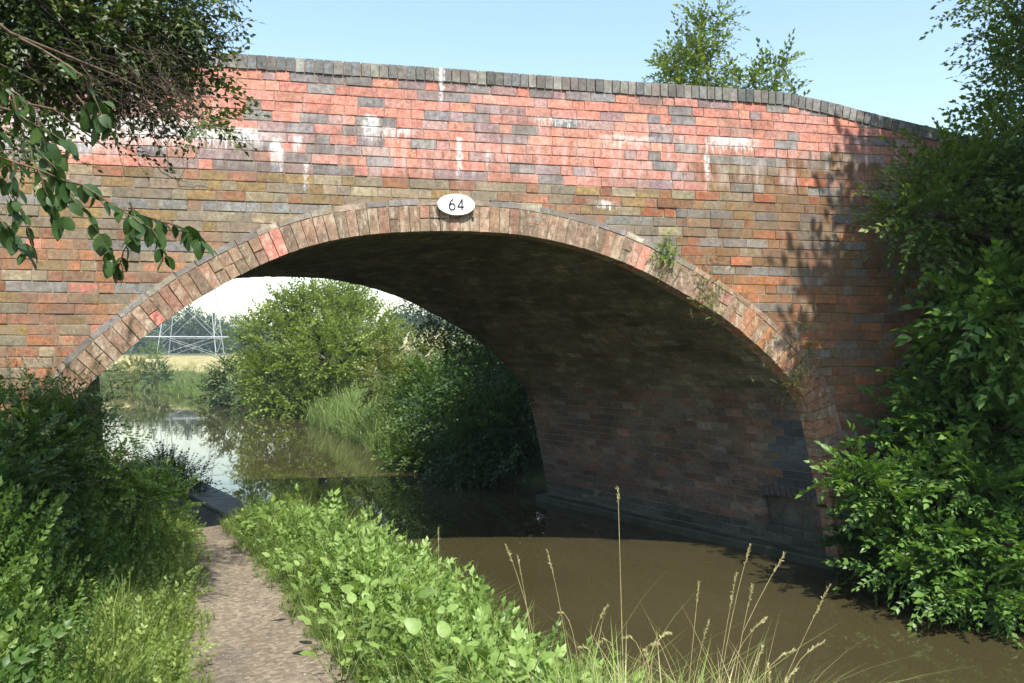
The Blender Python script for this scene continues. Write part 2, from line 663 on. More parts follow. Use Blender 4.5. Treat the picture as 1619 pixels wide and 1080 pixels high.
# ------------------------------------------------------------------ terrain
LB = [(-60, 9), (-10, 4.2), (0, 1.95), (2.2, 1.42), (3.2, 1.15), (4.1, .88), (5.1, .62), (6.5, .33), (7.3, .05), (9.7, -1.02), (11.7, -1.86),
      (15.5, -3.5), (30, -10.5), (60, -26), (85, -52), (95, -90), (96, -300)]
RB = [(-60, 22), (-10, 13), (0, 8.0), (4, 5.7), (6, 5.0), (7.3, 4.78), (11.7, 2.92), (14, 1.9), (18.2, 1.0), (23.2, 0.2), (33.8, -2.2), (42, -6.3),
      (55, -10.8), (70, -17), (81, -26), (90, -60), (95.5, -120), (96, -300)]
PL = [(-4, .8), (0, .45), (2.5, -.22), (4.55, -.84), (6.5, -1.12), (8.7, -1.52), (11.5, -2.7), (16, -4.6), (30, -12)]
PR = [(-4, 1.7), (0, 1.3), (2.5, .68), (4.45, .06), (6.4, -.45), (8.6, -1.08), (11.5, -2.05), (16, -3.9), (30, -11.2)]


def interp(tab, y):
    return np.interp(y, [p[0] for p in tab], [p[1] for p in tab])


def sst(a, b, x):
    t = np.clip((x - a) / (b - a), 0, 1)
    return t * t * (3 - 2 * t)


def ground_z(x, y):
    x = np.asarray(x, float)
    y = np.asarray(y, float)
    l, r = interp(LB, y), interp(RB, y)
    pl = interp(PL, y)
    dl = (l - x) * CP        # >0 on the left bank
    dr = (x - r) * CP
    far = np.clip(y - 16, 0, None)
    rise = np.where(y < 120, .022 * far, .022 * 104 + .02 * (y - 120))
    rise = np.minimum(rise, 9)
    left = .33 + .42 * sst(.15, 1.7, pl - x) + .4 * sst(1.6, 4.5, pl - x) * sst(14, 9, y) + rise * sst(3, 12, dl)
    # bank slope of the verge towards the water (a hard edge only under the bridge)
    under = sst(6.9, 7.2, y) * sst(12.3, 11.9, y)
    edge = .35 * (1 - under) + .04
    left = left * sst(-.02, 1, dl / edge) - .8 * (1 - sst(-1, .6, dl / .5))
    right = (.25 + np.where(y > 38, .33, .65) * sst(.3, 2.2, dr) + rise * sst(2, 10, dr))
    right = right * sst(0, .35, dr) - .8 * (1 - sst(-.6, .25, dr))
    z = np.where(x < (l + r) / 2, left, right)
    z = np.where((x > l + .35) & (x < r - .35), -.8, z)
    z = np.where(y > 97, .33 + rise, z)
    # earth filled up behind the wing walls for the lane over the bridge
    lane = sst(7.25, 7.6, y) * sst(11.75, 11.4, y)
    up = np.where(x > 5.6, 3.55, 0) + np.where(x < -3.2, 3.55, 0)
    z = np.where(lane * up > 0, np.maximum(z, lane * up), z)
    return z


def axis(lo, a, b, hi, fine, grow=1.09):
    out = list(np.arange(a, b + 1e-6, fine))
    s, v = fine, out[-1]
    while v < hi:
        s *= grow
        v += s
        out.append(v)
    s, v = fine, out[0]
    pre = []
    while v > lo:
        s *= grow
        v -= s
        pre.append(v)
    return np.array(pre[::-1] + out)


gx = axis(-900, -6, 8, 900, .14)
gy = axis(-200, 0, 17, 1600, .14, 1.05)
GX, GY = np.meshgrid(gx, gy)
GZ = ground_z(GX, GY)
GZ += (np.sin(GX * 2.3 + GY * 1.1) * np.sin(GY * 1.9 - GX * .7)) * .02 * ((GX < interp(PL, GY) - .3) | (GX > interp(PR, GY) + .3))
V = np.stack([GX, GY, GZ], -1).reshape(-1, 3)
nx, ny = len(gx), len(gy)
I = np.arange(nx * ny).reshape(ny, nx)
F = np.stack([I[:-1, :-1], I[:-1, 1:], I[1:, 1:], I[1:, :-1]], -1).reshape(-1, 4)
tag(obj('ground', mesh_np('ground', V, F, M_GROUND, smooth=True)), kind='structure')

tag(obj('canal_water', mesh_np('canal_water', [(-320, -60, 0), (25, -60, 0), (25, 100, 0), (-320, 100, 0)], [[0, 1, 2, 3]], M_WATER)), kind='structure')

# towpath sheet
pv, pf = [], []
ys = np.arange(-3.5, 29, .12)
for i, y in enumerate(ys):
    a = float(interp(PL, y)) + .05 * mn.noise(Vector((0, y * 2.1, 3))) - .03
    b = float(interp(PR, y)) + .06 * mn.noise(Vector((5, y * 2.6, 1))) + .03
    for k in range(7):
        x = a + (b - a) * k / 6
        pv.append((x, y, float(ground_z(x, y)) + .030 - .025 * math.sin(math.pi * k / 6)))
for i in range(len(ys) - 1):
    for k in range(6):
        q = i * 7 + k
        pf.append([q, q + 1, q + 8, q + 7])
tag(obj('towpath', mesh_np('towpath', pv, pf, M_PATH, smooth=True)), kind='structure')

# the ripe field beyond the canal
m, nt, out = mat('ripe_crop')
pos = position(nt)
f = noise(nt, scaled(nt, pos, (1, .15, 1)), .6, 6, .7)
principled(nt, out, ramp(nt, f, [(.3, (.20, .18, .07)), (.5, (.33, .28, .13)), (.7, (.43, .37, .20))]), .95, .1, bump(nt, noise(nt, pos, 4, 4), .8, .3))
fv = []
fy = np.linspace(63, 128, 40)
uu_ = np.linspace(0, 1, 60)
UU, FY = np.meshgrid(uu_, fy)
FX = (interp(RB, FY) + 6.5 + .6 * np.sin(FY * .7)) * (1 - UU) + 60 * UU
FZ = ground_z(FX, FY) + .30 * sst(0, .02, UU)
V = np.stack([FX, FY, FZ], -1).reshape(-1, 3)
I = np.arange(FX.size).reshape(FX.shape)
Q = np.stack([I[:-1, :-1], I[:-1, 1:], I[1:, 1:], I[1:, :-1]], -1).reshape(-1, 4)
tag(obj('crop_field', mesh_np('crop_field', V, Q, m)), kind='structure')

# loose stones on the path
bg_ = Bag()
ico = np.array([(0, 0, 1), (.9, 0, .1), (.2, .85, .1), (-.75, .45, .1), (-.7, -.55, .1), (.3, -.85, .1), (0, 0, -.5)], float)
icof = np.array([[0, 1, 2], [0, 2, 3], [0, 3, 4], [0, 4, 5], [0, 5, 1], [6, 2, 1], [6, 3, 2], [6, 4, 3], [6, 5, 4], [6, 1, 5]])
n = 520
yy = rng.uniform(2.5, 10.5, n)
uu = rng.uniform(0, 1, n)
xx = interp(PL, yy) * (1 - uu) + interp(PR, yy) * uu
P = np.stack([xx, yy, ground_z(xx, yy) + .012], -1)
bg_.place((ico * (1, .8, .5), icof, np.zeros(7)), P, frames(rng.normal(0, 1, (n, 3)) * (1, 1, .1)), rng.uniform(.003, .009, n) * (1 + (rng.random(n) < .05)), np.zeros(n))
M_PEB = simple('pebble', (.20, .165, .125), (.42, .37, .30), 60, .8)
tag(bg_.build('path_stones', M_PEB), 'small pale stones scattered over the trodden towpath', 'gravel', kind='stuff')

# ------------------------------------------------------------------ bridge
bridge = empty('brick_bridge', (0, D, 0), 'red and grey brick canal bridge with one wide arch over water and towpath', 'bridge')
PROF = [(-2.50, 0.0), (-2.44, .45), (-2.36, .95), (-2.30, 1.30), (-2.19, 1.62), (-2.016, 1.86), (-1.68, 2.18), (-1.338, 2.455), (-1.138, 2.59), (-.936, 2.712),
        (-.74, 2.82), (-.52, 2.925), (-.26, 3.02), (.06, 3.098), (.50, 3.152), (.95, 3.172), (1.30, 3.170), (1.62, 3.148), (2.116, 3.055), (2.60, 2.90),
        (2.98, 2.72), (3.486, 2.44), (3.80, 2.21), (4.04, 2.0), (4.25, 1.78), (4.37, 1.60), (4.44, 1.38), (4.50, 1.12), (4.545, .90), (4.59, .70), (4.66, .3), (4.72, -.1)]
PROF = [(-2.56, -.3)] + PROF + [(4.76, -.3)]


def smooth_prof(pts, step):
    """Catmull-Rom, resampled by arc length"""
    q = []
    P_ = [np.array(p, float) for p in pts]
    P_ = [2 * P_[0] - P_[1]] + P_ + [2 * P_[-1] - P_[-2]]
    for i in range(1, len(P_) - 2):
        for t in np.linspace(0, 1, 12, endpoint=False):
            a, b, c, d = P_[i - 1:i + 3]
            q.append(.5 * ((2 * b) + (-a + c) * t + (2 * a - 5 * b + 4 * c - d) * t * t + (-a + 3 * b - 3 * c + d) * t ** 3))
    q.append(P_[-2])
    q = np.array(q)
    # soften
    for _ in range(6):
        q[1:-1] = .25 * q[:-2] + .5 * q[1:-1] + .25 * q[2:]
    s = np.concatenate([[0], np.cumsum(np.linalg.norm(np.diff(q, axis=0), axis=1))])
    n = int(round(s[-1] / step))
    t = np.linspace(0, s[-1], n + 1)
    return np.stack([np.interp(t, s, q[:, 0]), np.interp(t, s, q[:, 1])], -1), s[-1] / n


COURSE = .088
PR_PTS, CS = smooth_prof(PROF, COURSE)          # intrados, one point per joint
TAN = np.gradient(PR_PTS, axis=0)
TAN /= np.linalg.norm(TAN, axis=1, keepdims=True)
NRM = np.stack([-TAN[:, 1], TAN[:, 0]], -1)     # outward from the opening
RING = .235
HOOD = .055


def top_z(x):
    return np.interp(x, [-9, -6, -3.6, -2.4, 4.15, 4.6, 5.26, 5.98, 6.87, 9, 13], [3.55, 4.05, 4.5, 4.63, 4.63, 4.575, 4.46, 4.35, 4.18, 3.8, 3.2])


XL0, XR0 = -8.0, 12.0
# mortar body: front and back faces, soffit, deck
bm = bmesh.new()
REC = .006
outl = [(float(p[0] + n_[0] * REC), float(p[1] + n_[1] * REC)) for p, n_ in zip(PR_PTS, NRM)]
xs_top = [x for x in np.arange(XR0, XL0 - .01, -.1)]


def poly_face(y, shift, flip):
    vs = [bm.verts.new((XL0 + shift, y, -.6))] + [bm.verts.new((x + shift, y, z)) for x, z in outl]
    vs += [bm.verts.new((XR0 + shift, y, -.6))]
    vs += [bm.verts.new((x + shift, y, float(top_z(x)) - .008)) for x in xs_top]
    bm.faces.new(vs if not flip else vs[::-1])
    return vs


# the first and last outline points drop to the canal bed
outl = [(outl[0][0], -.6)] + outl + [(outl[-1][0], -.6)]
va = poly_face(D + REC, 0, False)
vb = poly_face(D + W - REC, -TS * W, True)
no = len(outl)
NY0, NY1, NZ0, NZ1 = .20, .76, .27, .62     # niche: distances into the bridge, heights


def ring_at(i, y):
    return bm.verts.new((va[i].co.x - TS * y, D + y, va[i].co.z))


for i in range(1, no):
    zm = (va[i].co.z + va[i + 1].co.z) / 2
    if va[i].co.x > 3 and NZ0 + .035 < zm < NZ1:
        for (y0, y1) in ((REC, NY0), (NY1, W - REC)):
            bm.faces.new((ring_at(i, y0), ring_at(i, y1), ring_at(i + 1, y1), ring_at(i + 1, y0)))
    else:
        bm.faces.new((va[i], vb[i], vb[i + 1], va[i + 1]))
bm.normal_update()
me = bpy.data.meshes.new('masonry_core')
bm.to_mesh(me)
bm.free()
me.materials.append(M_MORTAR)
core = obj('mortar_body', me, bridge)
core.location = (0, -D, 0)

# parapets have a back face too, and a lane lies between them
for (y0, y1, sh) in ((D + REC + .001, D + .34, 0.0), (D + W - .34, D + W - REC - .001, -TS * W)):
    V, F = [], []
    for x in xs_top[::-1]:
        zt = float(top_z(x)) - .0085
        for (y, z) in ((y0, zt), (y1, zt), (y1, 3.3)):
            V.append((x + sh, y - D, z))
    for i in range(len(xs_top) - 1):
        a = 3 * i
        F += [[a, a + 3, a + 4, a + 1], [a + 1, a + 4, a + 5, a + 2]]
    obj('parapet_back', mesh_np('parapet_back', V, F, M_MORTAR), bridge)
tag(obj('lane', mesh_np('lane', [(XL0, D + .34, 3.62), (XR0, D + .34, 3.62), (XR0 - TS * W, D + W - .34, 3.62), (XL0 - TS * W, D + W - .34, 3.62)], [[0, 1, 2, 3]], M_TARMAC)), kind='structure')


# --- bricks
def brick_verts(ln, ht, dp, r, jit=.0020, ch=.0030):
    """box from 0..ln along x, 0..ht along z, face at y=0 running back to y=dp, worn front edge"""
    V = []
    for (i, y) in ((0, dp), (0, ch), (ch, 0)):
        for (x, z) in ((i, i), (ln - i, i), (ln - i, ht - i), (i, ht - i)):
            V.append((x + r.uniform(-jit, jit), y + (r.uniform(-jit, jit) if y < dp else 0), z + r.uniform(-jit, jit)))
    return V


BF = [(8, 9, 10, 11)] + [(a, (a + 1) % 4, 4 + (a + 1) % 4, 4 + a) for a in range(4)] + [(4 + a, 4 + (a + 1) % 4, 8 + (a + 1) % 4, 8 + a) for a in range(4)]
BF = np.array(BF)


def jc(c, r, v=.12, h=.022):
    k = math.exp(r.gauss(0, v))
    return tuple(max(.01, x * k * (1 + r.gauss(0, h))) for x in c)


SALMON = [(.50, .195, .145), (.52, .22, .155), (.50, .24, .20), (.43, .175, .14), (.53, .21, .15), (.46, .23, .195), (.52, .235, .165)]
PLUM = [(.30, .195, .185), (.28, .205, .205), (.37, .235, .215)]
BLUE = [(.20, .175, .168), (.23, .21, .205), (.18, .165, .162)]
LICH = [(.245, .195, .13), (.22, .18, .135), (.27, .22, .15), (.19, .16, .12)]
OCHRE = [(.25, .17, .075), (.22, .15, .07)]
ORNG = [(.31, .14, .075), (.28, .13, .075), (.32, .16, .095), (.25, .12, .075), (.27, .16, .10)]
RUST = [(.25, .115, .055), (.22, .12, .06), (.19, .10, .06), (.23, .135, .065), (.28, .105, .055)]
GREYB = [(.205, .195, .185), (.175, .168, .165), (.235, .222, .205)]


def face_color(x, z, row, r):
    n1 = mn.noise(Vector((x * .9, z * 1.6, 4.2)))
    n2 = mn.noise(Vector((x * 1.9 + 7, z * 3.1, 1.2)))
    edge = 3.62 if x < 3.25 else 4.02 + .05 * n1
    if z > edge:
        u = r.random()
        dark = .18 + .3 * max(0, n2) + (.15 if n1 > .15 else 0) + (.3 if z > 4.42 and n1 > -.3 else 0) + (.28 if x < .3 and z < 4.05 else 0) + (.2 if z < 3.75 and x < 1.2 else 0)
        if u < dark:
            return jc(r.choice(PLUM if r.random() < .5 else BLUE), r)
        q_ = r.choice(SALMON)
        return jc(tuple(.6 * a_ + .4 * b_ for a_, b_ in zip(q_, (.49, .21, .155))), r, .08)
    u = r.random()
    if x < -.2 or (z > 3.2 and x < 2.8):
        rowblue = (row % 4 == 1)
        if z > 3.0:
            if rowblue and u < .8:
                return jc(r.choice(GREYB), r)
            if u < .2 + .5 * max(0, n2):
                return jc(r.choice(OCHRE), r)
            if u < .78:
                return jc(r.choice(LICH), r)
            return jc(r.choice(ORNG), r)
        if rowblue and u < .55 and z > 2.5:
            return jc(r.choice(GREYB), r)
        if u < .12:
            return jc(r.choice(OCHRE), r)
        if u < .34:
            return jc(r.choice(LICH), r)
        return jc(r.choice(ORNG), r)
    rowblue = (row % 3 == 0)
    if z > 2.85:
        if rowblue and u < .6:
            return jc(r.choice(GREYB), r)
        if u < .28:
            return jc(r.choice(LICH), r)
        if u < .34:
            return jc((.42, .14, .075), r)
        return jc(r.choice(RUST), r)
    if u < .12:
        return jc(r.choice(GREYB), r)
    if u < .2:
        return jc(r.choice(LICH), r)
    if u < .5:
        return jc((.38, .15, .07), r)
    return jc(r.choice(RUST), r)


HALF = np.array([(p[0] + n_[0] * (RING * .6), p[1] + n_[1] * (RING * .6)) for p, n_ in zip(PR_PTS, NRM)])
OUT = np.array([(p[0] + n_[0] * (RING + HOOD), p[1] + n_[1] * (RING + HOOD)) for p, n_ in zip(PR_PTS, NRM)])
apex = int(np.argmax(OUT[:, 1]))


def ring_interval(z):
    if z >= HALF[:, 1].max():
        return None
    a = np.interp(z, HALF[:apex, 1], HALF[:apex, 0])
    b = np.interp(-z, -HALF[apex:, 1], HALF[apex:, 0])
    return a, b


def depth_of(x, y):
    return x * math.sin(YAW) + y * math.cos(YAW)


def px_of(x, y, z):
    r = x * math.cos(YAW) - y * math.sin(YAW)
    d = depth_of(x, y)
    zz = z - EYE
    dd = d * math.cos(PITCH) + zz * math.sin(PITCH)
    u = -d * math.sin(PITCH) + zz * math.cos(PITCH)
    return 809.5 + FPX * r / dd, 540 - FPX * u / dd


JT = .0075
recs = []
r = random.Random(5)
nrow = int((4.63 - .12 + .3) / COURSE)
for j in range(nrow):
    z1 = 4.51 - j * COURSE
    z0 = z1 - COURSE
    x = XL0 + r.uniform(0, .2)
    iv = ring_interval((z0 + z1) / 2)
    run = 0
    while x < XR0 - .3:
        st = r.random() < (.62 if run == 0 else .5)
        ln = .235 if st else .1175
        ln *= r.uniform(.97, 1.03)
        a, b = x, x + ln
        x = b
        if float(top_z((a + b) / 2)) - .12 < z0 + .02:
            continue
        segs = [(a, b)]
        if iv:
            segs = []
            if a < iv[0]:
                segs.append((a, min(b, iv[0])))
            if b > iv[1]:
                segs.append((max(a, iv[1]), b))
        for (a2, b2) in segs:
            if b2 - a2 > .05:
                recs.append((a2, b2, z0, min(z1, float(top_z((a2 + b2) / 2)) - .118), j))


def key(t):
    x, z = (t[0] + t[1]) / 2, (t[2] + t[3]) / 2
    px, py = px_of(x, D, z)
    inside = 0 < px < 1619 and 0 < py < 1080
    hidden = (px < 330 and py < 250) or (px < 130 and py > 590) or px > 1400 or (t[1] - t[0]) < .1
    return (0 if inside and not hidden else 1, depth_of(x, D) * (1 if t[1] - t[0] > .18 else 1.15))


recs.sort(key=key)
POOL = {}


def pool(kind, ln, ht, dp, m):
    k = (kind, round(ln * 40))
    if k not in POOL:
        POOL[k] = []
        for q in range(5):
            rr = random.Random(hash(kind) % 97 + q)
            POOL[k].append(mesh_np(kind, brick_verts(round(ln * 40) / 40, ht, dp, random.Random(q * 31 + round(ln * 40))), BF, m))
    return POOL[k][r.randrange(5)], round(ln * 40) / 40


jb_V, jb_F, jb_C, nb_ = [], [], [], 0
for i, (a, b, z0, z1, j) in enumerate(recs):
    xm, zm = (a + b) / 2, (z0 + z1) / 2
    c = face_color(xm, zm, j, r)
    wob = .007 * mn.noise(Vector((xm * .7, j * .35, 6.0)))
    z0, z1 = z0 + wob, z1 + wob
    dy = max(-.004, min(.0035, r.gauss(0, .0018)))
    if zm < 3.4 and r.random() < .05:
        dy = .0045
        if zm < 3 and r.random() < .5:
            c = jc((.50, .17, .12), r)
    elif r.random() < .035:
        dy = -r.uniform(.004, .009)
    ln = b - a - JT
    ht = z1 - z0 - JT
    if i < 300:
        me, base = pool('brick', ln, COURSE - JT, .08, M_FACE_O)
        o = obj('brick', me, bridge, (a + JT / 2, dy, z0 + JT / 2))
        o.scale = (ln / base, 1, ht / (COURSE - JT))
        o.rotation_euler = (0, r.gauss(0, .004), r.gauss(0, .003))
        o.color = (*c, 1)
    else:
        V = np.array(brick_verts(ln, ht, .06, r)) + (a + JT / 2, dy, z0 + JT / 2)
        jb_V.append(V)
        jb_F.append(BF + nb_)
        jb_C.append(np.tile(np.array(c), (12, 1)))
        nb_ += 12
tag(obj('brickwork', mesh_np('brickwork', np.concatenate(jb_V), np.concatenate(jb_F), M_FACE_J, np.concatenate(jb_C), 'tint'), bridge), kind='stuff')

# coping, bricks on edge
x = XL0
k = 0
while x < XR0 - .1:
    wd = .0785 * r.uniform(.94, 1.06)
    xm = x + wd / 2
    zt = float(top_z(xm))
    sl = (float(top_z(xm + .2)) - float(top_z(xm - .2))) / .4
    me, base = pool('coping_brick', .0785 - .007, .122, .25, M_FACE_O)
    o = obj('coping_brick', me, bridge, (x, -.012 + r.gauss(0, .002), zt - .122))
    o.rotation_euler = (0, -math.atan(sl) + r.gauss(0, .012), 0)
    o.scale = ((wd - .007) / base, 1, 1)
    o.color = (*jc(r.choice([(.16, .162, .158), (.205, .202, .192), (.24, .23, .205), (.135, .135, .13), (.18, .17, .15)]), r), 1)
    x += wd
    k += 1


# --- generic hexahedral piece from 8 corners
def piece_mesh(name, A, B, m, color=None, ch=.10):
    """A: 4 front corners, B: 4 back corners (same order)"""
    A, B = np.array(A, float), np.array(B, float)
    c = A.mean(0)
    A = A + rng.normal(0, .0016, A.shape)
    mid = A + (B - A) * .06
    fr = A + (c - A) * np.minimum(.05, .0028 / (np.linalg.norm(c - A, axis=1, keepdims=True) + 1e-6))
    V = np.concatenate([B, mid, fr])
    return V


# ring of bricks on end round the arch, and the hood course outside it
first = next(i for i, p in enumerate(PR_PTS) if p[1] > .05)
last = len(PR_PTS) - 1 - next(i for i, p in enumerate(PR_PTS[::-1]) if p[1] > .05)
RINGC = [(.26, .175, .12), (.28, .165, .11), (.23, .15, .10), (.30, .215, .15), (.29, .16, .115), (.205, .145, .10)]


def ring_piece(i, r0, r1, y0, y1, name, m, c, gap=.006, parent=bridge, j=None):
    j = i + 1 if j is None else j
    t = gap / 2 / CS
    def pt(u, rad):
        p = PR_PTS[i] * (1 - u) + PR_PTS[j] * u
        n_ = NRM[i] * (1 - u) + NRM[j] * u
        return p + n_ * rad
    cs = [pt(t, r0), pt(1 - t, r0), pt(1 - t, r1), pt(t, r1)]
    o_ = cs[0]
    A = [(q[0] - o_[0], y0, q[1] - o_[1]) for q in cs]
    B = [(q[0] - o_[0] - TS * max(y1, 0), y1, q[1] - o_[1]) for q in cs]
    Vv = piece_mesh(name, A, B, m)
    # order so that faces look outward (towards -y)
    ob = obj(name, mesh_np(name, Vv, BF, m), parent, (o_[0], 0, o_[1]))
    ob.color = (*c, 1)
    return ob


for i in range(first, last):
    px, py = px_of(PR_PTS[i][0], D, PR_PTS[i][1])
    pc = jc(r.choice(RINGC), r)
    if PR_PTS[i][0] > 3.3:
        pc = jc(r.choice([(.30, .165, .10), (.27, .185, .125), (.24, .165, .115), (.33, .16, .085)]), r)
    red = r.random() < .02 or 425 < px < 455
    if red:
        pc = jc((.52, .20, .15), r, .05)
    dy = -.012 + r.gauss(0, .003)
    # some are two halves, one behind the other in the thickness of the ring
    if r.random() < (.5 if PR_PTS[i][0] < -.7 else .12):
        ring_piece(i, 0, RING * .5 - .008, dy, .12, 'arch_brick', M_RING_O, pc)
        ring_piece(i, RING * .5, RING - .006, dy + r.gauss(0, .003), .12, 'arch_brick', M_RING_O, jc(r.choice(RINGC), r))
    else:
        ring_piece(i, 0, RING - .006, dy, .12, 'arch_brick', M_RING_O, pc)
i = first
while i + 2 <= last:
    j = min(i + (2 if r.random() < .7 else 3), last)
    x = PR_PTS[i][0]
    c = jc(r.choice(GREYB + [(.33, .29, .24), (.36, .32, .26), (.30, .24, .18)]) if x < 3.0 else r.choice([(.30, .2, .14), (.36, .30, .23), (.27, .17, .11)]), r)
    ring_piece(i, RING, RING + HOOD - .005, -.010 + r.gauss(0, .002), .08, 'hood_brick', M_RING_O if x > 3 else M_FACE_O, c, parent=bridge, j=j)
    i = j
# mortar bed of the ring
V, F = [], []
for i in range(first, last + 1):
    p, n_ = PR_PTS[i], NRM[i]
    for rad in (.006, RING + HOOD - .012):
        V.append((p[0] + n_[0] * rad, -.003, p[1] + n_[1] * rad))
V = np.array(V)
F = [[2 * q, 2 * q + 1, 2 * q + 3, 2 * q + 2] for q in range(len(V) // 2 - 1)]
obj('ring_mortar', mesh_np('ring_mortar', V, F, M_MORTAR), bridge)

# --- soffit and abutment bricks
srec = []
YF = .125
for i in range(0, len(PR_PTS) - 1):
    if PR_PTS[i][1] < -.05 and PR_PTS[i + 1][1] < 0.02:
        continue
    y = YF - (.118 if i % 2 else 0) + .11 + r.uniform(-.02, .02)
    start = YF
    while start < W - .01:
        end = y if y > start + .04 else y + .22
        y = end + .216
        end = min(end, W - .004)
        srec.append((i, start, end))
        start = end


def soffit_pt(i, y, dn):
    p = PR_PTS[i] + NRM[i] * dn
    return (p[0] - TS * y, y, p[1])


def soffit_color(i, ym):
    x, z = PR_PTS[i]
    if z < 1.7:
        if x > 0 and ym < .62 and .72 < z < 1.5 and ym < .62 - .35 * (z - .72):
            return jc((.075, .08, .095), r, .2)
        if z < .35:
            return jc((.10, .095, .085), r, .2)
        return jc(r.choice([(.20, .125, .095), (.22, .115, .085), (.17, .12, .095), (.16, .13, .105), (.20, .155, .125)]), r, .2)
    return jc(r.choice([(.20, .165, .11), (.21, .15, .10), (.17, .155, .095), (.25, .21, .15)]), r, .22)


def s_key(t):
    i, a, b = t
    p = PR_PTS[i]
    ym = (a + b) / 2
    return (0 if (p[0] > 0 and p[1] < 2.2 and b - a > .12) else 1, depth_of(p[0] - TS * ym, D + ym))


srec.sort(key=s_key)
sv, sf, sc, ns_ = [], [], [], 0
cnt = 0
for (i, a, b) in srec:
    zm = (PR_PTS[i][1] + PR_PTS[i + 1][1]) / 2
    right = PR_PTS[i][0] > 2
    if right and NZ0 + .035 < zm < NZ1 + .12 and b > NY0 and a < NY1:
        # the niche and its little arch
        parts = []
        top = NZ1
        if a < NY0 - .05:
            parts.append((a, NY0))
        if b > NY1 + .05:
            parts.append((NY1, b))
    else:
        parts = [(a, b)]
    for (a2, b2) in parts:
        g_ = .009
        d0 = max(-.004, min(.006, r.gauss(0, .0022)))
        a3, b3 = a2 + g_ / 2 * CP, b2 - g_ / 2 * CP
        t = g_ / 2 / CS
        def q(u, y, dn):
            p = (PR_PTS[i] * (1 - u) + PR_PTS[i + 1] * u) + (NRM[i] * (1 - u) + NRM[i + 1] * u) * dn
            return np.array((p[0] - TS * y, y, p[1]))
        A = [q(t, a3, -d0), q(t, b3, -d0), q(1 - t, b3, -d0), q(1 - t, a3, -d0)]
        B = [q(t, a3, .05), q(t, b3, .05), q(1 - t, b3, .05), q(1 - t, a3, .05)]
        Vv = piece_mesh('s', A, B, None)
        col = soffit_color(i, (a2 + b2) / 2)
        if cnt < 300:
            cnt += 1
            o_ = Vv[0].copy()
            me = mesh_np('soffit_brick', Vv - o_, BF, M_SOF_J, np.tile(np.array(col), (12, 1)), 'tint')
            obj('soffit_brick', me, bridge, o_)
        else:
            sv.append(Vv)
            sf.append(BF + ns_)
            sc.append(np.tile(np.array(col), (12, 1)))
            ns_ += 12
tag(obj('soffit_brickwork', mesh_np('soffit_brickwork', np.concatenate(sv), np.concatenate(sf), M_SOF_J, np.concatenate(sc), 'tint'), bridge), kind='stuff')


# the niche in the right abutment
def abut(y, z, dn=0.0):
    x = np.interp(z, [p[1] for p in PR_PTS[::-1][:40]], [p[0] for p in PR_PTS[::-1][:40]])
    return np.array((x - TS * y + dn * CP, y + dn * SP, z))


V = []
for dn in (.0, .13):
    V += [abut(NY0 - .02, NZ0 - .07, dn), abut(NY1 + .02, NZ0 - .07, dn), abut(NY1 + .02, NZ1 + .08, dn), abut(NY0 - .02, NZ1 + .08, dn)]
V[0] = abut(NY0 - .02, NZ0 - .02, 0)
V[1] = abut(NY1 + .02, NZ0 - .02, 0)
obj('niche_back', mesh_np('niche_back', V, [[7, 6, 5, 4], [0, 1, 5, 4], [1, 2, 6, 5], [2, 3, 7, 6], [3, 0, 4, 7]], M_CONC), bridge)
for kk_ in range(9):
    u = (kk_ + .5) / 9
    ym = NY0 - .02 + (NY1 - NY0 + .04) * u
    zz = NZ1 + .045 * (1 - (2 * u - 1) ** 2) - .03
    hw = .026
    A = [abut(ym - hw, zz, -.008), abut(ym + hw, zz, -.008), abut(ym + hw, zz + .115, -.008), abut(ym - hw, zz + .115, -.008)]
    B = [abut(ym - hw, zz, .04), abut(ym + hw, zz, .04), abut(ym + hw, zz + .115, .04), abut(ym - hw, zz + .115, .04)]
    Vv = piece_mesh('n', A, B, None)
    obj('niche_brick', mesh_np('niche_brick', Vv - Vv[0], BF, M_SOF_J, np.tile(np.array(jc((.12, .10, .10), r)), (12, 1)), 'tint'), bridge, Vv[0].copy())
# footing ledge along the right abutment
V, F = [], []
ysl = np.linspace(-.05, W + .1, 20)
for y in ysl:
    xx = 4.70 - TS * y
    for (dx, z) in ((-.12, -.5), (-.12, .07), (-.11, .09), (0.06, .11)):
        V.append((xx + dx, y, z))
for i in range(len(ysl) - 1):
    for k in range(3):
        a = 4 * i + k
        F.append([a, a + 4, a + 5, a + 1])
F.append([3, 2, 1, 0])
obj('footing_ledge', mesh_np('footing_ledge', V, F, M_LEDGE), bridge)

# number plate
plate = empty('number_plate', (.946, D - .045, 3.402), 'white oval cast plate reading 64 fixed over the crown of the arch', 'number plate')
n = 48
V = [(0, -.016, 0)]
prof = [(1.0, .012), (1.0, -.008), (.985, -.014), (.955, -.016), (.94, -.0125), (.0, -.0125)]
V, F = [], []
for (s_, y) in prof[:-1]:
    for k in range(n):
        t = 2 * math.pi * k / n
        V.append((.168 * s_ * math.cos(t), y, .096 * s_ * math.sin(t)))
for q in range(len(prof) - 2):
    for k in range(n):
        a, b = q * n + k, q * n + (k + 1) % n
        F.append([a, b, b + n, a + n])
c0 = len(V)
V.append((0, -.0125, 0))
V.append((0, .012, 0))
me = bpy.data.meshes.new('plate')
me.from_pydata(V, [], F + [[(len(prof) - 2) * n + k, (len(prof) - 2) * n + (k + 1) % n, c0] for k in range(n)] + [[(k + 1) % n, k, c0 + 1] for k in range(n)])
me.materials.append(M_WHITE)
obj('plate', me, plate)


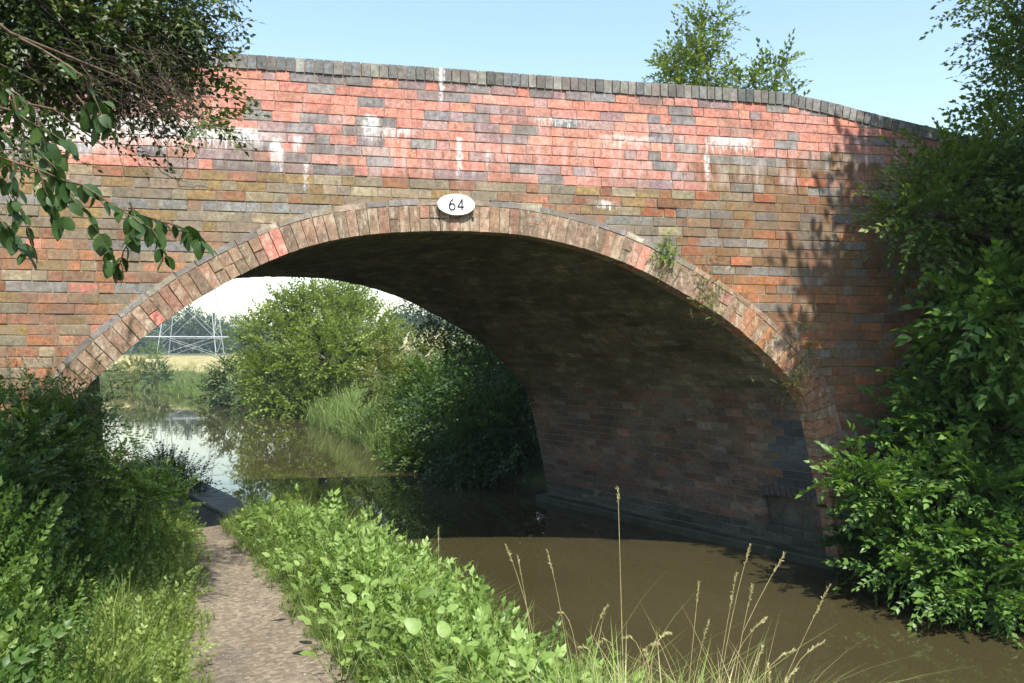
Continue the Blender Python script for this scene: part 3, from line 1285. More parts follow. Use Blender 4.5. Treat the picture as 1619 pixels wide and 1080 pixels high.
def stroke(name, pts, wd, parent, y=-.0125, th=.004):
    pts = [np.array(p, float) for p in pts]
    n_ = len(pts)
    closed = np.allclose(pts[0], pts[-1])
    V = []
    for i, p in enumerate(pts):
        if closed:
            d = pts[(i + 1) % (n_ - 1)] - pts[(i - 1) % (n_ - 1)]
        else:
            d = pts[min(i + 1, n_ - 1)] - pts[max(i - 1, 0)]
        d /= np.linalg.norm(d)
        s_ = np.array((-d[1], d[0])) * wd / 2
        for (q, yy_) in ((p - s_, y), (p + s_, y), (p + s_, y - th), (p - s_, y - th)):
            V.append((q[0], yy_, q[1]))
    F = []
    for i in range(n_ - 1):
        for k in range(4):
            a, b = 4 * i + k, 4 * i + (k + 1) % 4
            F.append([a, b, b + 4, a + 4])
    F += [[3, 2, 1, 0], [4 * n_ - 4, 4 * n_ - 3, 4 * n_ - 2, 4 * n_ - 1]]
    return np.array(V), np.array(F)


def digit(name, strokes, parent):
    V, F, k = [], [], 0
    for s_ in strokes:
        a, b = stroke(name, s_, .012, parent)
        V.append(a)
        F.append(b + k)
        k += len(a)
    obj(name, mesh_np(name, np.concatenate(V), np.concatenate(F), M_BLACK), parent)


circ = [(-.036 + .0245 * math.cos(t), -.021 + .0275 * math.sin(t)) for t in np.linspace(0, 2 * math.pi, 25)]
tail = [(-.036 - .0245 * math.cos(t) + 0 if False else -.0605 + .0 + .052 * (1 - math.cos(t)) * .95, -.018 + .068 * math.sin(t)) for t in np.linspace(0, 1.25, 12)]
digit('digit_six', [circ, tail], plate)
digit('digit_four', [[(.052, -.048), (.052, .050)], [(.052, .048), (.014, -.020)], [(.011, -.020), (.068, -.020)]], plate)
for dx in (-.145, .155):
    t_ = [(dx + .011 * math.cos(a), .02, -.108 + .011 * math.sin(a)) for a in np.linspace(0, 2 * math.pi, 10, endpoint=False)]
    me = bpy.data.meshes.new('bolt')
    me.from_pydata([(x, y, z) for x, y, z in t_] + [(x, .045, z) for x, y, z in t_], [], [list(range(10))[::-1]] + [[k, (k + 1) % 10, 10 + (k + 1) % 10, 10 + k] for k in range(10)])
    me.materials.append(M_BLACK)
    obj('bolt', me, plate)

# stone edging of the towpath under the bridge
kerb = bpy.data.objects.new('towpath_edging', None)
kerb.location = (0, 0, 0)
link(kerb)
tag(kerb, kind='structure')
y = 7.05
while y < 16.5:
    ln = r.uniform(.75, .95)
    a, b = y + .006, y + ln - .006
    y += ln
    xa, xb = float(interp(LB, a)), float(interp(LB, b))
    wd = .42
    zt = .385 + r.gauss(0, .004)
    V = [(xa + .04, a, -.6), (xb + .04, b, -.6), (xb - wd, b, -.6), (xa - wd, a, -.6),
         (xa + .04, a, zt - .02), (xb + .04, b, zt - .02), (xb - wd, b, zt - .02), (xa - wd, a, zt - .02),
         (xa + .02, a + .012, zt), (xb + .02, b - .012, zt), (xb - wd + .015, b - .012, zt), (xa - wd + .015, a + .012, zt)]
    obj('edging_stone', mesh_np('edging_stone', np.array(V) - V[0], BF, M_STONE), kerb, V[0])

# ------------------------------------------------------------------ vegetation
SPR = {
    'small': [spray_tpl(11, .30, .060, .30, .25, seed=s_) for s_ in range(6)],
    'mid': [spray_tpl(9, .36, .085, .30, .28, seed=20 + s_) for s_ in range(6)],
    'elder': [spray_tpl(6, .34, .115, .26, .35, opposite=True, seed=40 + s_, upf=.15) for s_ in range(6)],
    'long': [spray_tpl(12, .5, .095, .16, .45, seed=60 + s_) for s_ in range(5)],
    'far': [spray_tpl(9, .62, .17, .32, .2, seed=80 + s_, lite=True) for s_ in range(5)],
    'vfar': [spray_tpl(7, 1.9, .62, .36, .2, seed=90 + s_, lite=True) for s_ in range(4)],
    'nettle': [spray_tpl(11, .52, .068, .27, .05, opposite=True, seed=100 + s_, upf=-.15, leafdroop=.35, curve=.12) for s_ in range(6)],
    'herb': [spray_tpl(8, .30, .055, .28, .05, opposite=True, seed=120 + s_, upf=-.05, leafdroop=.3) for s_ in range(6)],
}
TUFT = {
    'lawn': [tuft_tpl(16, .20, .0035, .8, seed=s_) for s_ in range(5)],
    'long': [tuft_tpl(18, .42, .0040, .9, seed=10 + s_) for s_ in range(5)],
    'reed': [tuft_tpl(12, 1.15, .014, .55, seed=30 + s_, segs=4) for s_ in range(4)],
}


def scatter(bag, tpls, P, Dv, s, t, rollsd=.6):
    k = rng.integers(0, len(tpls), len(P))
    for i, tp in enumerate(tpls):
        q = k == i
        if q.any():
            bag.place(tp, P[q], frames(Dv[q], rng.normal(0, rollsd, q.sum())), s[q], t[q])


def scatter_up(bag, tpls, P, s, t, tilt=.15):
    """plants that stand: local z up"""
    k = rng.integers(0, len(tpls), len(P))
    for i, tp in enumerate(tpls):
        q = np.where(k == i)[0]
        if not len(q):
            continue
        a = rng.uniform(0, 2 * math.pi, len(q))
        zz = np.stack([rng.normal(0, tilt, len(q)), rng.normal(0, tilt, len(q)), np.ones(len(q))], -1)
        zz /= np.linalg.norm(zz, axis=1, keepdims=True)
        x = np.stack([np.cos(a), np.sin(a), np.zeros(len(q))], -1)
        y = np.cross(zz, x)
        y /= np.linalg.norm(y, axis=1, keepdims=True)
        x = np.cross(y, zz)
        bag.place(tp, P[q], np.stack([x, y, zz], -1), s[q], t[q])


def blob_points(c, rad, n, shell=.45):
    d = rng.normal(0, 1, (n, 3))
    d /= np.linalg.norm(d, axis=1, keepdims=True)
    u = (shell + (1 - shell) * rng.random(n) ** .6)[:, None]
    lump = np.array([1 + .28 * mn.noise(Vector(q * 2.1) + Vector(c) * .37) for q in d])[:, None]
    return np.array(c) + d * u * lump * np.array(rad), d


def tree(name, label, cat, base, blobs, leaf, spr, sc=1.0, trunk_r=.12, shade=.5, group=None, up=.25, limbs=True, bark=M_BARK, fork=None,
         shell=.45, twigs=0, crown='crown', zmin=None):
    base = np.array(base, float)
    root = empty(name, tuple(base), label, cat, group)
    bag, wood = Bag(), Bag()
    top = np.array(fork, float) if fork is not None else base + (np.mean([b[0] for b in blobs], 0) - base) * .45
    for tb in ((base - (0, 0, .3), top),):
        V, F, A = tube(wander(tb[0], tb[1], 5, .03), trunk_r, trunk_r * .62, 8)
        wood.add(V, F, A)
    for bl in blobs:
        c, rad, n = bl[:3]
        sp_, ss_ = (bl[3], bl[4]) if len(bl) > 3 else (spr, sc)
        c = np.array(c, float)
        rad = np.array(rad if hasattr(rad, '__len__') else (rad,) * 3, float)
        if limbs:
            V, F, A = tube(wander(top, c, 5, .06), trunk_r * .5, trunk_r * .16, 6)
            wood.add(V, F, A)
            for _ in range(4 + twigs):
                d = rng.normal(0, 1, 3)
                d[2] = abs(d[2]) * .6
                d /= np.linalg.norm(d)
                V, F, A = tube(wander(c - d * rad * .2, c + d * rad * .9, 4, .08), trunk_r * .16, trunk_r * .03, 4)
                wood.add(V, F, A)
        P, dd = blob_points(c, rad, n, shell)
        if zmin is not None:
            P[:, 2] = np.maximum(P[:, 2], zmin + rng.uniform(0, .15, n))
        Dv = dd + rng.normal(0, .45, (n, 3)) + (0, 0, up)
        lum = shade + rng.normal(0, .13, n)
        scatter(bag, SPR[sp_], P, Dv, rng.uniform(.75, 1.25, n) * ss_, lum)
    bag.build(crown, leaf, root, base)
    wood.build('trunk', bark, root, base)
    return root


def atp(px, py, d):
    return np.array(at(px, py, d))


# --- right bank, near the wall
def cl(px, py, d, rpx, n, flat=.8):
    c = atp(px, py, d)
    rr = rpx / FPX * d
    return (c, (rr, rr, rr * flat), n)


tree('overhanging_tree', 'tall dark leafy tree rising over the right end of the parapet', 'tree', (7.6, 5.4, .9),
     [cl(1690, -60, 8.6, 150, 420), cl(1680, 130, 8.2, 80, 240), cl(1600, 290, 7.5, 80, 280), cl(1520, 290, 7.35, 70, 200), cl(1470, 350, 7.1, 55, 110), cl(1430, 330, 7.1, 24, 22),
      cl(1690, 330, 7.4, 120, 420), cl(1660, 440, 6.9, 80, 220), cl(1610, 30, 8.7, 52, 70, 1.2), cl(1615, 205, 8.0, 60, 110), cl(1720, 560, 7.2, 140, 400),
      cl(1560, 400, 7.3, 65, 150), cl(1800, 100, 8, 220, 500), cl(1585, 100, 9.0, 34, 24),
      ((6.05, 4.4, 6.1), (.95, .85, 1.0), 1000, 'mid', 1.6), ((6.25, 5.3, 6.7), (.7, .65, .8), 520, 'mid', 1.5), ((7.2, 5.0, 6.0), (1.2, 1.2, 1.3), 900, 'mid', 1.6),  # from here on unseen out-of-frame lobes, shaped to cast shade and block sky
      ((7.2, 3.9, 5.6), (1.2, 1.1, 1.1), 700, 'mid', 1.6), ((6.7, 2.8, 6.0), (1.1, .9, .9), 900, 'mid', 1.6), ((6.55, 3.6, 5.0), (.8, .7, .7), 380, 'mid', 1.5), ((6.25, 2.95, 5.5), (.45, .6, .75), 300, 'mid', 1.5),
      ((8.6, 3.6, 5.2), (1.6, 2.2, 2.6), 900, 'elder', 2.4), ((8.4, 1.0, 4.8), (1.5, 1.8, 2.2), 700, 'elder', 2.4), ((9.0, 6.4, 6.0), (1.5, 1.5, 2.2), 600, 'elder', 2.2)],
     LF_MID, 'small', 1.3, .16, .5, fork=(7.7, 5.9, 3.2), twigs=3)
tree('elder_bush', 'broad leaved elder bush with pale leaf tips low against the right wing wall', 'bush', (6.6, 5.9, .7),
     [cl(1570, 500, 6.8, 58, 80, .5), cl(1640, 560, 6.6, 65, 80, .5), cl(1525, 525, 6.9, 34, 30, .5), cl(1610, 455, 6.7, 50, 50, .5), cl(1600, 680, 6.9, 70, 80, .45), cl(1510, 640, 7.2, 40, 40, .5),
      cl(1680, 680, 7.0, 110, 180), cl(1470, 600, 7.25, 30, 26, .5), cl(1450, 690, 7.3, 40, 50, .6)],
     LF_FRESH, 'elder', 1.15, .07, .5, fork=(6.7, 6.2, 1.5))
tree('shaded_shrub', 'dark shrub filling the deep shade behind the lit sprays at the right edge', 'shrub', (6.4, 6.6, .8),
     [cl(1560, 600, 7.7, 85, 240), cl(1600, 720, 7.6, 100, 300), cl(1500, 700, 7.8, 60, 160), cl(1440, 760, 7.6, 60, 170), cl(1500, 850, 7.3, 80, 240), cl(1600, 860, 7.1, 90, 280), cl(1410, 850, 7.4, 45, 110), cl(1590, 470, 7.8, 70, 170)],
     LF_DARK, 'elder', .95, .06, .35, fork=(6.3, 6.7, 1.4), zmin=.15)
tree('waterside_bush', 'bright green bush trailing over the water at the foot of the right abutment', 'bush', (5.5, 6.6, .5),
     [cl(1362, 765, 7.0, 32, 46, .55), cl(1410, 782, 6.9, 44, 60, .5), cl(1490, 745, 6.8, 55, 60, .4), cl(1560, 775, 6.6, 50, 56, .4), cl(1440, 840, 6.9, 42, 46, .5), cl(1520, 880, 6.6, 55, 60, .45),
      cl(1590, 860, 6.4, 50, 54, .45), cl(1460, 905, 6.6, 36, 36, .5), cl(1560, 935, 6.3, 55, 60, .4), cl(1650, 880, 6.3, 90, 160), cl(1400, 900, 6.9, 26, 24), cl(1345, 740, 7.1, 12, 8)],
     LF_FRESH, 'elder', .85, .05, .5, fork=(5.7, 6.5, 1.0), zmin=.12)

# --- the branch hanging in from the left, close to the camera
near = empty('hanging_branch_tree', (-3.4, .9, .4), 'dark leaved tree on the left with twigs and branches hanging into view before the parapet', 'tree')
nb0 = np.array((-3.4, .9, .4))
wood, lf, twig = Bag(), Bag(), Bag()
V, F, A = tube(wander(nb0 - (0, 0, .4), (-3.1, 1.5, 4.0), 7, .02, seed=3), .13, .07, 10)
wood.add(V, F, A)
fork = np.array((-3.1, 1.5, 3.6))
limb_ends = []
for (px, py, d, r0) in [(330, 60, 4.3, .022), (360, 95, 4.4, .018), (300, 180, 4.0, .016), (170, 235, 3.6, .014), (60, 130, 3.4, .02), (240, 20, 4.2, .022), (340, -60, 4.4, .02), (120, -40, 3.8, .022), (260, 120, 4.1, .014)]:
    e = atp(px, py, d)
    path_ = wander(fork, e, 9, .045)
    V, F, A = tube(path_, r0 * 1.5, .003, 5)
    wood.add(V, F, A)
    limb_ends.append(path_)
# tangle of bare twigs
for _ in range(170):
    u = rng.random()
    px, py = 20 + 250 * u + rng.normal(0, 20), 70 + 130 * u * rng.random() + rng.normal(0, 28)
    d = rng.uniform(3.4, 4.3)
    ang = rng.normal(.62, .38)
    ln = rng.uniform(30, 110)
    a = atp(px, py, d)
    b = atp(px + ln * math.cos(ang), py + ln * math.sin(ang), d + rng.uniform(-.2, .2))
    pth = wander(a, b, 7, .07, sag=rng.uniform(-.12, .12))
    V, F, A = tube(pth, rng.uniform(.002, .0038), .001, 4)
    twig.add(V, F, A)
    for k in range(2):
        e = pth[3 + k] + rng.normal(0, .09, 3)
        V, F, A = tube(wander(pth[2 + k], e, 3, .1), .0015, .0008, 3)
        twig.add(V, F, A)
for (a, b) in (((325, 75), (365, -5)), ((330, 65), (397, 28)), ((335, 85), (392, 45)), ((330, 78), (402, 70)), ((330, 88), (388, 82)), ((300, 40), (352, 8)), ((255, 218), (322, 200)), ((268, 118), (322, 152))):
    V, F, A = tube(wander(atp(a[0], a[1], 4.2), atp(b[0], b[1], 4.25), 7, .035), .0045, .0014, 5)
    wood.add(V, F, A)
# small leaved foliage mass
for (px, py, d, rp, n) in [(60, 40, 3.7, 100, 260), (160, 20, 3.9, 95, 260), (250, 25, 4.1, 75, 200), (310, 30, 4.2, 42, 70), (200, 80, 4.0, 75, 150), (290, 105, 4.2, 48, 75),
                           (325, 118, 4.2, 18, 12), (120, 90, 3.9, 80, 130), (250, 140, 4.1, 38, 34), (225, 170, 4.0, 34, 26), (320, 178, 4.1, 26, 24), (340, 190, 4.1, 18, 10),
                           (30, 130, 3.6, 70, 110), (20, 210, 3.5, 50, 45), (60, -90, 3.9, 190, 500), (260, -110, 4.3, 160, 420), (-120, 40, 3.7, 170, 420),
                           (-60, -260, 4.1, 230, 600), (190, 225, 3.9, 22, 10), (420, -150, 4.5, 80, 120), (-200, 260, 3.6, 130, 260), (180, -260, 4.4, 200, 450), (100, 60, 3.9, 90, 150), (20, 20, 3.8, 90, 200), (160, 130, 4.0, 55, 45), (30, 30, 4.8, 110, 260), (170, 10, 4.9, 110, 260), (250, 60, 4.6, 60, 90)]:
    c = atp(px, py, d)
    rr = rp / FPX * d
    n = int(n * .7) + 1
    P, dd = blob_points(c, (rr, rr * .9, rr * .85), n, .15)
    lum = np.full(n, .42) + rng.normal(0, .16, n) + (.35 if (px > 300 and py > 100) else 0)  # sunlight on the lower right sprays is put into their leaf value
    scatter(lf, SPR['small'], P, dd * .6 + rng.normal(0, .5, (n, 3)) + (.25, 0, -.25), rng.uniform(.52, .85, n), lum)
for (c, rr, n) in (((-2.75, 1.7, 4.7), .95, 520), ((-3.3, 2.4, 4.6), 1.0, 560), ((-3.0, 3.1, 4.5), .7, 300), ((-2.5, .9, 4.2), .7, 330), ((-3.3, 1.0, 4.6), 1.1, 420), ((-3.6, 3.2, 4.3), .9, 300), ((-4.6, 1.5, 4.6), 1.6, 700), ((-4.4, -1.0, 4.4), 1.6, 600)):  # unseen canopy overhead, added to shade the bank and cut sky light
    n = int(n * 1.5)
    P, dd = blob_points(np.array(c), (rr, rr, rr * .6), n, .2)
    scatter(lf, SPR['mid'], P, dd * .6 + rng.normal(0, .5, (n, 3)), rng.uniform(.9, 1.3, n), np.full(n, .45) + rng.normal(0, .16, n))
    V, F, A = tube(wander(fork, c, 6, .05), .04, .01, 6)
    wood.add(V, F, A)
lf.build('crown', LF_NEAR, near, nb0)
# two hanging shoots with leaves that can be picked apart
shoots = [[(-40, 235), (60, 268), (130, 292), (190, 330), (240, 362), (262, 405)], [(60, 190), (75, 250), (100, 300), (140, 340), (165, 385), (185, 425)], [(190, 330), (240, 345), (290, 360), (318, 380)],
          [(-30, 260), (10, 290), (35, 340), (52, 390)], [(20, 150), (40, 220), (85, 262), (110, 320)], [(30, 60), (130, 120), (160, 180), (170, 200)], [(-10, 190), (5, 240), (30, 300), (20, 350)],
          [(120, 150), (150, 200), (165, 160), (178, 190)], [(0, 170), (60, 200), (110, 230)], [(205, 320), (215, 350), (200, 390), (190, 415)],
          [(-20, 330), (10, 360), (40, 400)], [(-20, 120), (30, 150), (70, 200), (95, 250)], [(60, 268), (75, 310), (95, 345)]]
LEAFS = []
for q in range(6):
    V, F, A = broad_tpl(.31 + .03 * (q % 3), .10 + .10 * (q % 4), .03)
    rr_ = np.random.default_rng(q)
    LEAFS.append(mesh_np('leaf', V + rr_.normal(0, .008, V.shape), F, LF_DARK, np.full(len(V), .35 + .08 * q), smooth=True))
LEAFL = []
nl = 0
for si, sh in enumerate(shoots):
    d0 = 2.55 + .12 * (si % 4)
    pts = [atp(p[0], p[1], d0 + .02 * k) for k, p in enumerate(sh)]
    path_ = []
    for a, b in zip(pts[:-1], pts[1:]):
        path_ += wander(a, b, 3, .03)[:-1]
    path_.append(pts[-1])
    V, F, A = tube(path_, .0042, .0012, 5)
    wood.add(V, F, A)
    nn = len(path_)
    for k in range(1, nn):
        for sd_ in ((1, -1) if rng.random() < .75 else (1,)):
            if nl >= 290:
                break
            p = np.array(path_[k]) * 1.0
            dv = np.array(path_[k]) - np.array(path_[k - 1])
            dv /= np.linalg.norm(dv) + 1e-9
            dr = np.array((sd_ * rng.uniform(.3, .9), rng.uniform(-.5, .5), -rng.uniform(.3, 1.1))) + dv * .6
            R = frames(dr[None], rng.normal(0, .7, 1))[0]
            M = Matrix(R.tolist()).to_4x4()
            s_ = rng.uniform(.038, .076)
            o = obj('leaf', LEAFS[int(rng.integers(0, 6))], near)
            o.matrix_local = Matrix.Translation(Vector(p - nb0)) @ M @ Matrix.Scale(s_, 4)
            nl += 1
wood.build('branch', M_TWIG, near, nb0)
twig.build('twig', M_DTWIG, near, nb0)

# --- left bank: nettles, brambles and grass between path and wall
def left_field(n, ylo, yhi, depthmax, f_exp=1.0):
    y = rng.uniform(ylo, yhi, n)
    d = rng.random(n) ** f_exp * depthmax
    x = interp(PL, y) - d
    return x, y, d


bag = Bag()
x, y, d = left_field(9500, 2.0, 7.15, 3.3)
hgt = np.clip(.08 + .62 * (d - .10), .06, .90) * np.clip(.60 + .06 * y, .6, 1.05)
hgt *= 1 + .35 * np.array([mn.noise(Vector((a * 1.7, b * 1.7, 2))) for a, b in zip(x, y)])
z = ground_z(x, y)
for lev in range(3):
    P = np.stack([x + rng.normal(0, .05, len(x)), y + rng.normal(0, .05, len(x)), z + np.maximum(hgt - .3, 0) * (lev * .5) * rng.uniform(.8, 1.1, len(x))], -1)
    q = (d > .14) & ((hgt > .3 + .12 * lev) | (lev == 0)) & (rng.random(len(x)) < (.5, .6, 1)[lev])
    Dv = np.stack([rng.normal(.12, .45, q.sum()), rng.normal(-.15, .45, q.sum()), np.ones(q.sum())], -1)
    scatter(bag, SPR['nettle'], P[q], Dv, rng.uniform(.5, .95, q.sum()) * np.clip(hgt[q] * 2.2, .35, 1), .36 + rng.normal(0, .2, q.sum()) + .25 * np.exp(-d[q] * 1.5), 3.0)
tag(bag.build('nettle_bed', LF_NETTLE), 'dense bank of nettles and herbs rising to the left of the towpath', 'nettles', kind='stuff')

bag = Bag()
n = 1400
y = rng.uniform(1.8, 9.2, n)
d = rng.random(n) ** 1.4 * .46
x = interp(PL, y) - d + .01
P = np.stack([x, y, ground_z(x, y)], -1)
scatter_up(bag, TUFT['lawn'] + TUFT['long'], P, rng.uniform(.5, .95, n) * np.clip(.45 + d * 1.6, .4, 1), .5 + rng.normal(0, .15, n), .25)
n = 900
y = rng.uniform(2.5, 9, n)
x = interp(PL, y) - rng.random(n) * .5
P = np.stack([x, y, ground_z(x, y) + .02], -1)
scatter(bag, SPR['herb'], P, rng.normal(0, .5, (n, 3)) + (.3, -.2, .9), rng.uniform(.4, .9, n), .65 + rng.normal(0, .15, n), 3)
tag(bag.build('path_edge_grass', LF_GRASS), 'bright grass and small weeds along the left edge of the towpath', 'grass', kind='stuff')

bag = Bag()
n = 420
y = rng.uniform(2.8, 9.0, n)
sd_ = rng.random(n) < .5
x = np.where(sd_, interp(PL, y) + rng.random(n) ** 2.2 * .16, interp(PR, y) - rng.random(n) ** 2.2 * .14)
P = np.stack([x, y, ground_z(x, y) + .025], -1)
scatter_up(bag, TUFT['lawn'], P, rng.uniform(.25, .6, n), .5 + rng.normal(0, .2, n), .3)
tag(bag.build('creeping_grass', LF_GRASS), 'short grass tufts creeping in over both edges of the towpath', 'grass', kind='stuff')

# bushes that stand out of the left bank
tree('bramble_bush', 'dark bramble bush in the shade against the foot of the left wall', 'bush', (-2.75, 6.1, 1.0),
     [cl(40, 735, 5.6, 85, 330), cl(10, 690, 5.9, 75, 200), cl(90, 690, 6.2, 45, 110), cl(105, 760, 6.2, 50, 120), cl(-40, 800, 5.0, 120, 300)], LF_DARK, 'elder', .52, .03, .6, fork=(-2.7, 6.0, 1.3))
tree('arching_shrub', 'small shrub with narrow drooping leaves at the left springing of the arch', 'shrub', (-2.25, 6.6, .9),
     [cl(118, 690, 6.4, 32, 80), cl(138, 650, 6.6, 22, 60), cl(100, 645, 6.5, 28, 50), cl(40, 625, 6.4, 40, 60), cl(140, 705, 6.5, 18, 40)], LF_DARK, 'long', .55, .02, .75, fork=(-2.3, 6.6, 1.4))
tree('leafy_weed', 'tall leafy weed with a spiky top standing out of the bank against the water', 'weed', (-1.9, 5.9, .6),
     [cl(207, 745, 6.0, 22, 34, 1.6), cl(212, 715, 6.0, 9, 8, 1.8)], LF_BRIGHT, 'herb', .6, .008, .55, fork=(-1.87, 5.9, 1.2))
tree('hedge_bindweed', 'light green bushy weed at the corner where the path meets the shade', 'weed', (-1.6, 6.9, .5),
     [cl(250, 805, 6.6, 38, 120, 1.3), cl(225, 785, 6.4, 36, 110), cl(165, 770, 6.2, 45, 150), cl(120, 755, 6.1, 45, 120)], LF_BRIGHT, 'herb', .7, .01, .5, fork=(-1.6, 6.8, .9))

# --- shaded weeds on the towpath beyond the bridge shadow line
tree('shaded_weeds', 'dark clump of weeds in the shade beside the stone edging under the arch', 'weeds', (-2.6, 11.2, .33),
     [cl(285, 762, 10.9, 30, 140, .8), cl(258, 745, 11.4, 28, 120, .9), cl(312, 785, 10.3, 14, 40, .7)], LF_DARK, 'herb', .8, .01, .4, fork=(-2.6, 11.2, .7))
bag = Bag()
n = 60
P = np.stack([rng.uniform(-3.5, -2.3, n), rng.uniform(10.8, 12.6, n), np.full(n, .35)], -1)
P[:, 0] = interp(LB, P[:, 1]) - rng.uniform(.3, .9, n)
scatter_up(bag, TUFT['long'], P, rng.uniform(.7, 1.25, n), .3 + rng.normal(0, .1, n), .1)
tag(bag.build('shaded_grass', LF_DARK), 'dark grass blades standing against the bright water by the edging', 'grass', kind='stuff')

# --- verge between path and canal
def verge_pts(n, ylo=1.6, yhi=9.3, pad=.02, out_=.12):
    y = ylo + (yhi - ylo) * rng.random(n) ** .9
    a, b = interp(PR, y) + pad, interp(LB, y) + out_
    u = rng.random(n)
    x = a + (b - a) * u
    return x, y, u


bag = Bag()
x, y, u = verge_pts(5200, 1.6, 9.0, -.02, .34)
z = np.maximum(ground_z(x, y), .02)
vn = np.array([mn.noise(Vector((a * 2.3, b * 2.3, 9))) for a, b in zip(x, y)])
h = np.clip(u * 2.4, .12, 1.1) * np.clip((9.2 - y) * .6, .35, 1) * (1 + .5 * vn)
P = np.stack([x, y, z + .16 * h * rng.random(len(x))], -1)
Dv = rng.normal(0, .5, (len(x), 3)) + (.05, -.1, .9)
scatter(bag, SPR['herb'], P, Dv, (.28 + .85 * h) * rng.uniform(.5, 1.15, len(x)), .5 + rng.normal(0, .2, len(x)) + .55 * vn, 3)
x, y, u = verge_pts(1500, 1.6, 9.0, .05, .3)
P = np.stack([x, y, np.maximum(ground_z(x, y), .02) + .05], -1)
scatter(bag, SPR['nettle'], P, rng.normal(0, .4, (len(x), 3)) + (.1, -.1, 1.0), rng.uniform(.45, .85, len(x)) * np.clip(.4 + u, .4, 1.1), .28 + rng.normal(0, .15, len(x)), 3)
tag(bag.build('verge_herbs', LF_VERGE), 'bright green low herbs covering the verge between path and canal', 'ground cover', kind='stuff')
bag = Bag()
x, y, u = verge_pts(6400, 1.6, 9.0, -.03, .34)
P = np.stack([x, y, np.maximum(ground_z(x, y), .0)], -1)
scatter_up(bag, TUFT['lawn'] + TUFT['long'] * 2, P, rng.uniform(.6, 1.2, len(x)) * np.clip(.3 + u * 1.5, .3, 1.15), .55 + rng.normal(0, .18, len(x)), .2)
tag(bag.build('verge_grass', LF_GRASS), 'light green grass growing through the herbs of the verge', 'grass', kind='stuff')

def rosette(seed, n=5):
    r_ = np.random.default_rng(seed)
    b_ = Bag()
    for k in range(n):
        a_ = k * 2.4 + r_.uniform(-.4, .4)
        tip = np.array((math.cos(a_) * .05, math.sin(a_) * .05, r_.uniform(.08, .22)))
        d_ = np.array([(math.cos(a_), math.sin(a_), r_.uniform(.1, 1.2))])
        b_.place(broad_tpl(r_.uniform(.24, .34), r_.uniform(.15, .5), .12), tip[None], frames(d_, r_.normal(0, .5, 1)), [r_.uniform(.06, .12)], [r_.uniform(-.2, .2)])
        V, F, A = tube([(0, 0, 0), tip * .6 + (0, 0, .02), tip], .003, .002, 3)
        b_.add(V, F, A)
    return np.concatenate(b_.V), np.concatenate(b_.F), np.concatenate(b_.A)


ROS = [rosette(s_) for s_ in range(7)]
bag = Bag()
x, y, u = verge_pts(560, 3.1, 8.8, .04, .22)
P = np.stack([x, y, np.maximum(ground_z(x, y), .02) + .16 * np.clip(u * 2, 0, 1) * rng.random(len(x))], -1)
scatter_up(bag, ROS, P, rng.uniform(.6, 1.25, len(x)) * np.clip(.55 + u, .5, 1.2), .6 + rng.normal(0, .15, len(x)), .3)
tag(bag.build('verge_broad_leaves', LF_VERGE), 'broad light green leaves standing among the verge herbs', 'ground cover', kind='stuff')

# broad leaved plants on the verge
BL = []
for q in range(5):
    V, F, A = broad_tpl(.27 + .03 * (q % 4), .22 + .10 * (q % 3), .11)
    BL.append(mesh_np('leaf', V, F, LF_VERGE, np.full(len(V), .45 + .1 * q), smooth=True))
npl = 0
spots = [(560, 900, 5.2), (620, 905, 5.1), (500, 880, 5.9), (660, 960, 4.5), (600, 985, 4.3), (720, 1000, 4.0), (700, 930, 4.7), (790, 1030, 3.7), (640, 1040, 3.8), (560, 950, 4.7),
         (745, 960, 4.3), (840, 1005, 3.9), (860, 1050, 3.5), (760, 1040, 3.75), (690, 1020, 3.95), (540, 1010, 4.2), (470, 880, 6.0), (590, 860, 5.8), (650, 880, 5.3), (900, 1040, 3.55), (905, 1000, 3.8), (565, 980, 4.4), (610, 930, 4.9), (530, 960, 4.7), (680, 900, 5.0), (490, 920, 5.3), (640, 860, 5.6), (760, 1000, 4.0)]
for (px, py, d) in spots:
    p = atp(px, py, d)
    zg = max(float(ground_z(p[0], p[1])), .15)
    base = (p[0], p[1], zg)
    big = (px, py) == (840, 1005)
    root = empty('broadleaf_plant', base,
                 'largest broad leaved plant by the water edge, with big upright leaves' if big else 'bright green broad leaved plant in the herbs of the verge',
                 'plant', None if big else 'broad leaved plants on the verge')
    sb = Bag()
    hh = min(max(p[2] - zg, .14), .42)
    for k in range(7):
        a = k * 2.4 + rng.uniform(-.3, .3)
        el = rng.uniform(.2, .9)
        tip = np.array((math.cos(a) * hh * .45, math.sin(a) * hh * .45, hh * rng.uniform(.55, 1.05)))
        V, F, A = tube(wander((0, 0, 0), tip, 3, .04), .0035, .002, 4)
        sb.add(V, F, A)
        dr = np.array((math.cos(a), math.sin(a), el * 1.5))
        R = frames(dr[None], rng.normal(0, .6, 1))[0]
        o = obj('leaf', BL[int(rng.integers(0, 5))], root)
        o.matrix_local = Matrix.Translation(Vector(tip)) @ Matrix(R.tolist()).to_4x4() @ Matrix.Scale(rng.uniform(.06, .105) * (1.5 if big else 1), 4)
    sb.build('stem', M_GREENSTEM, root, (0, 0, 0))


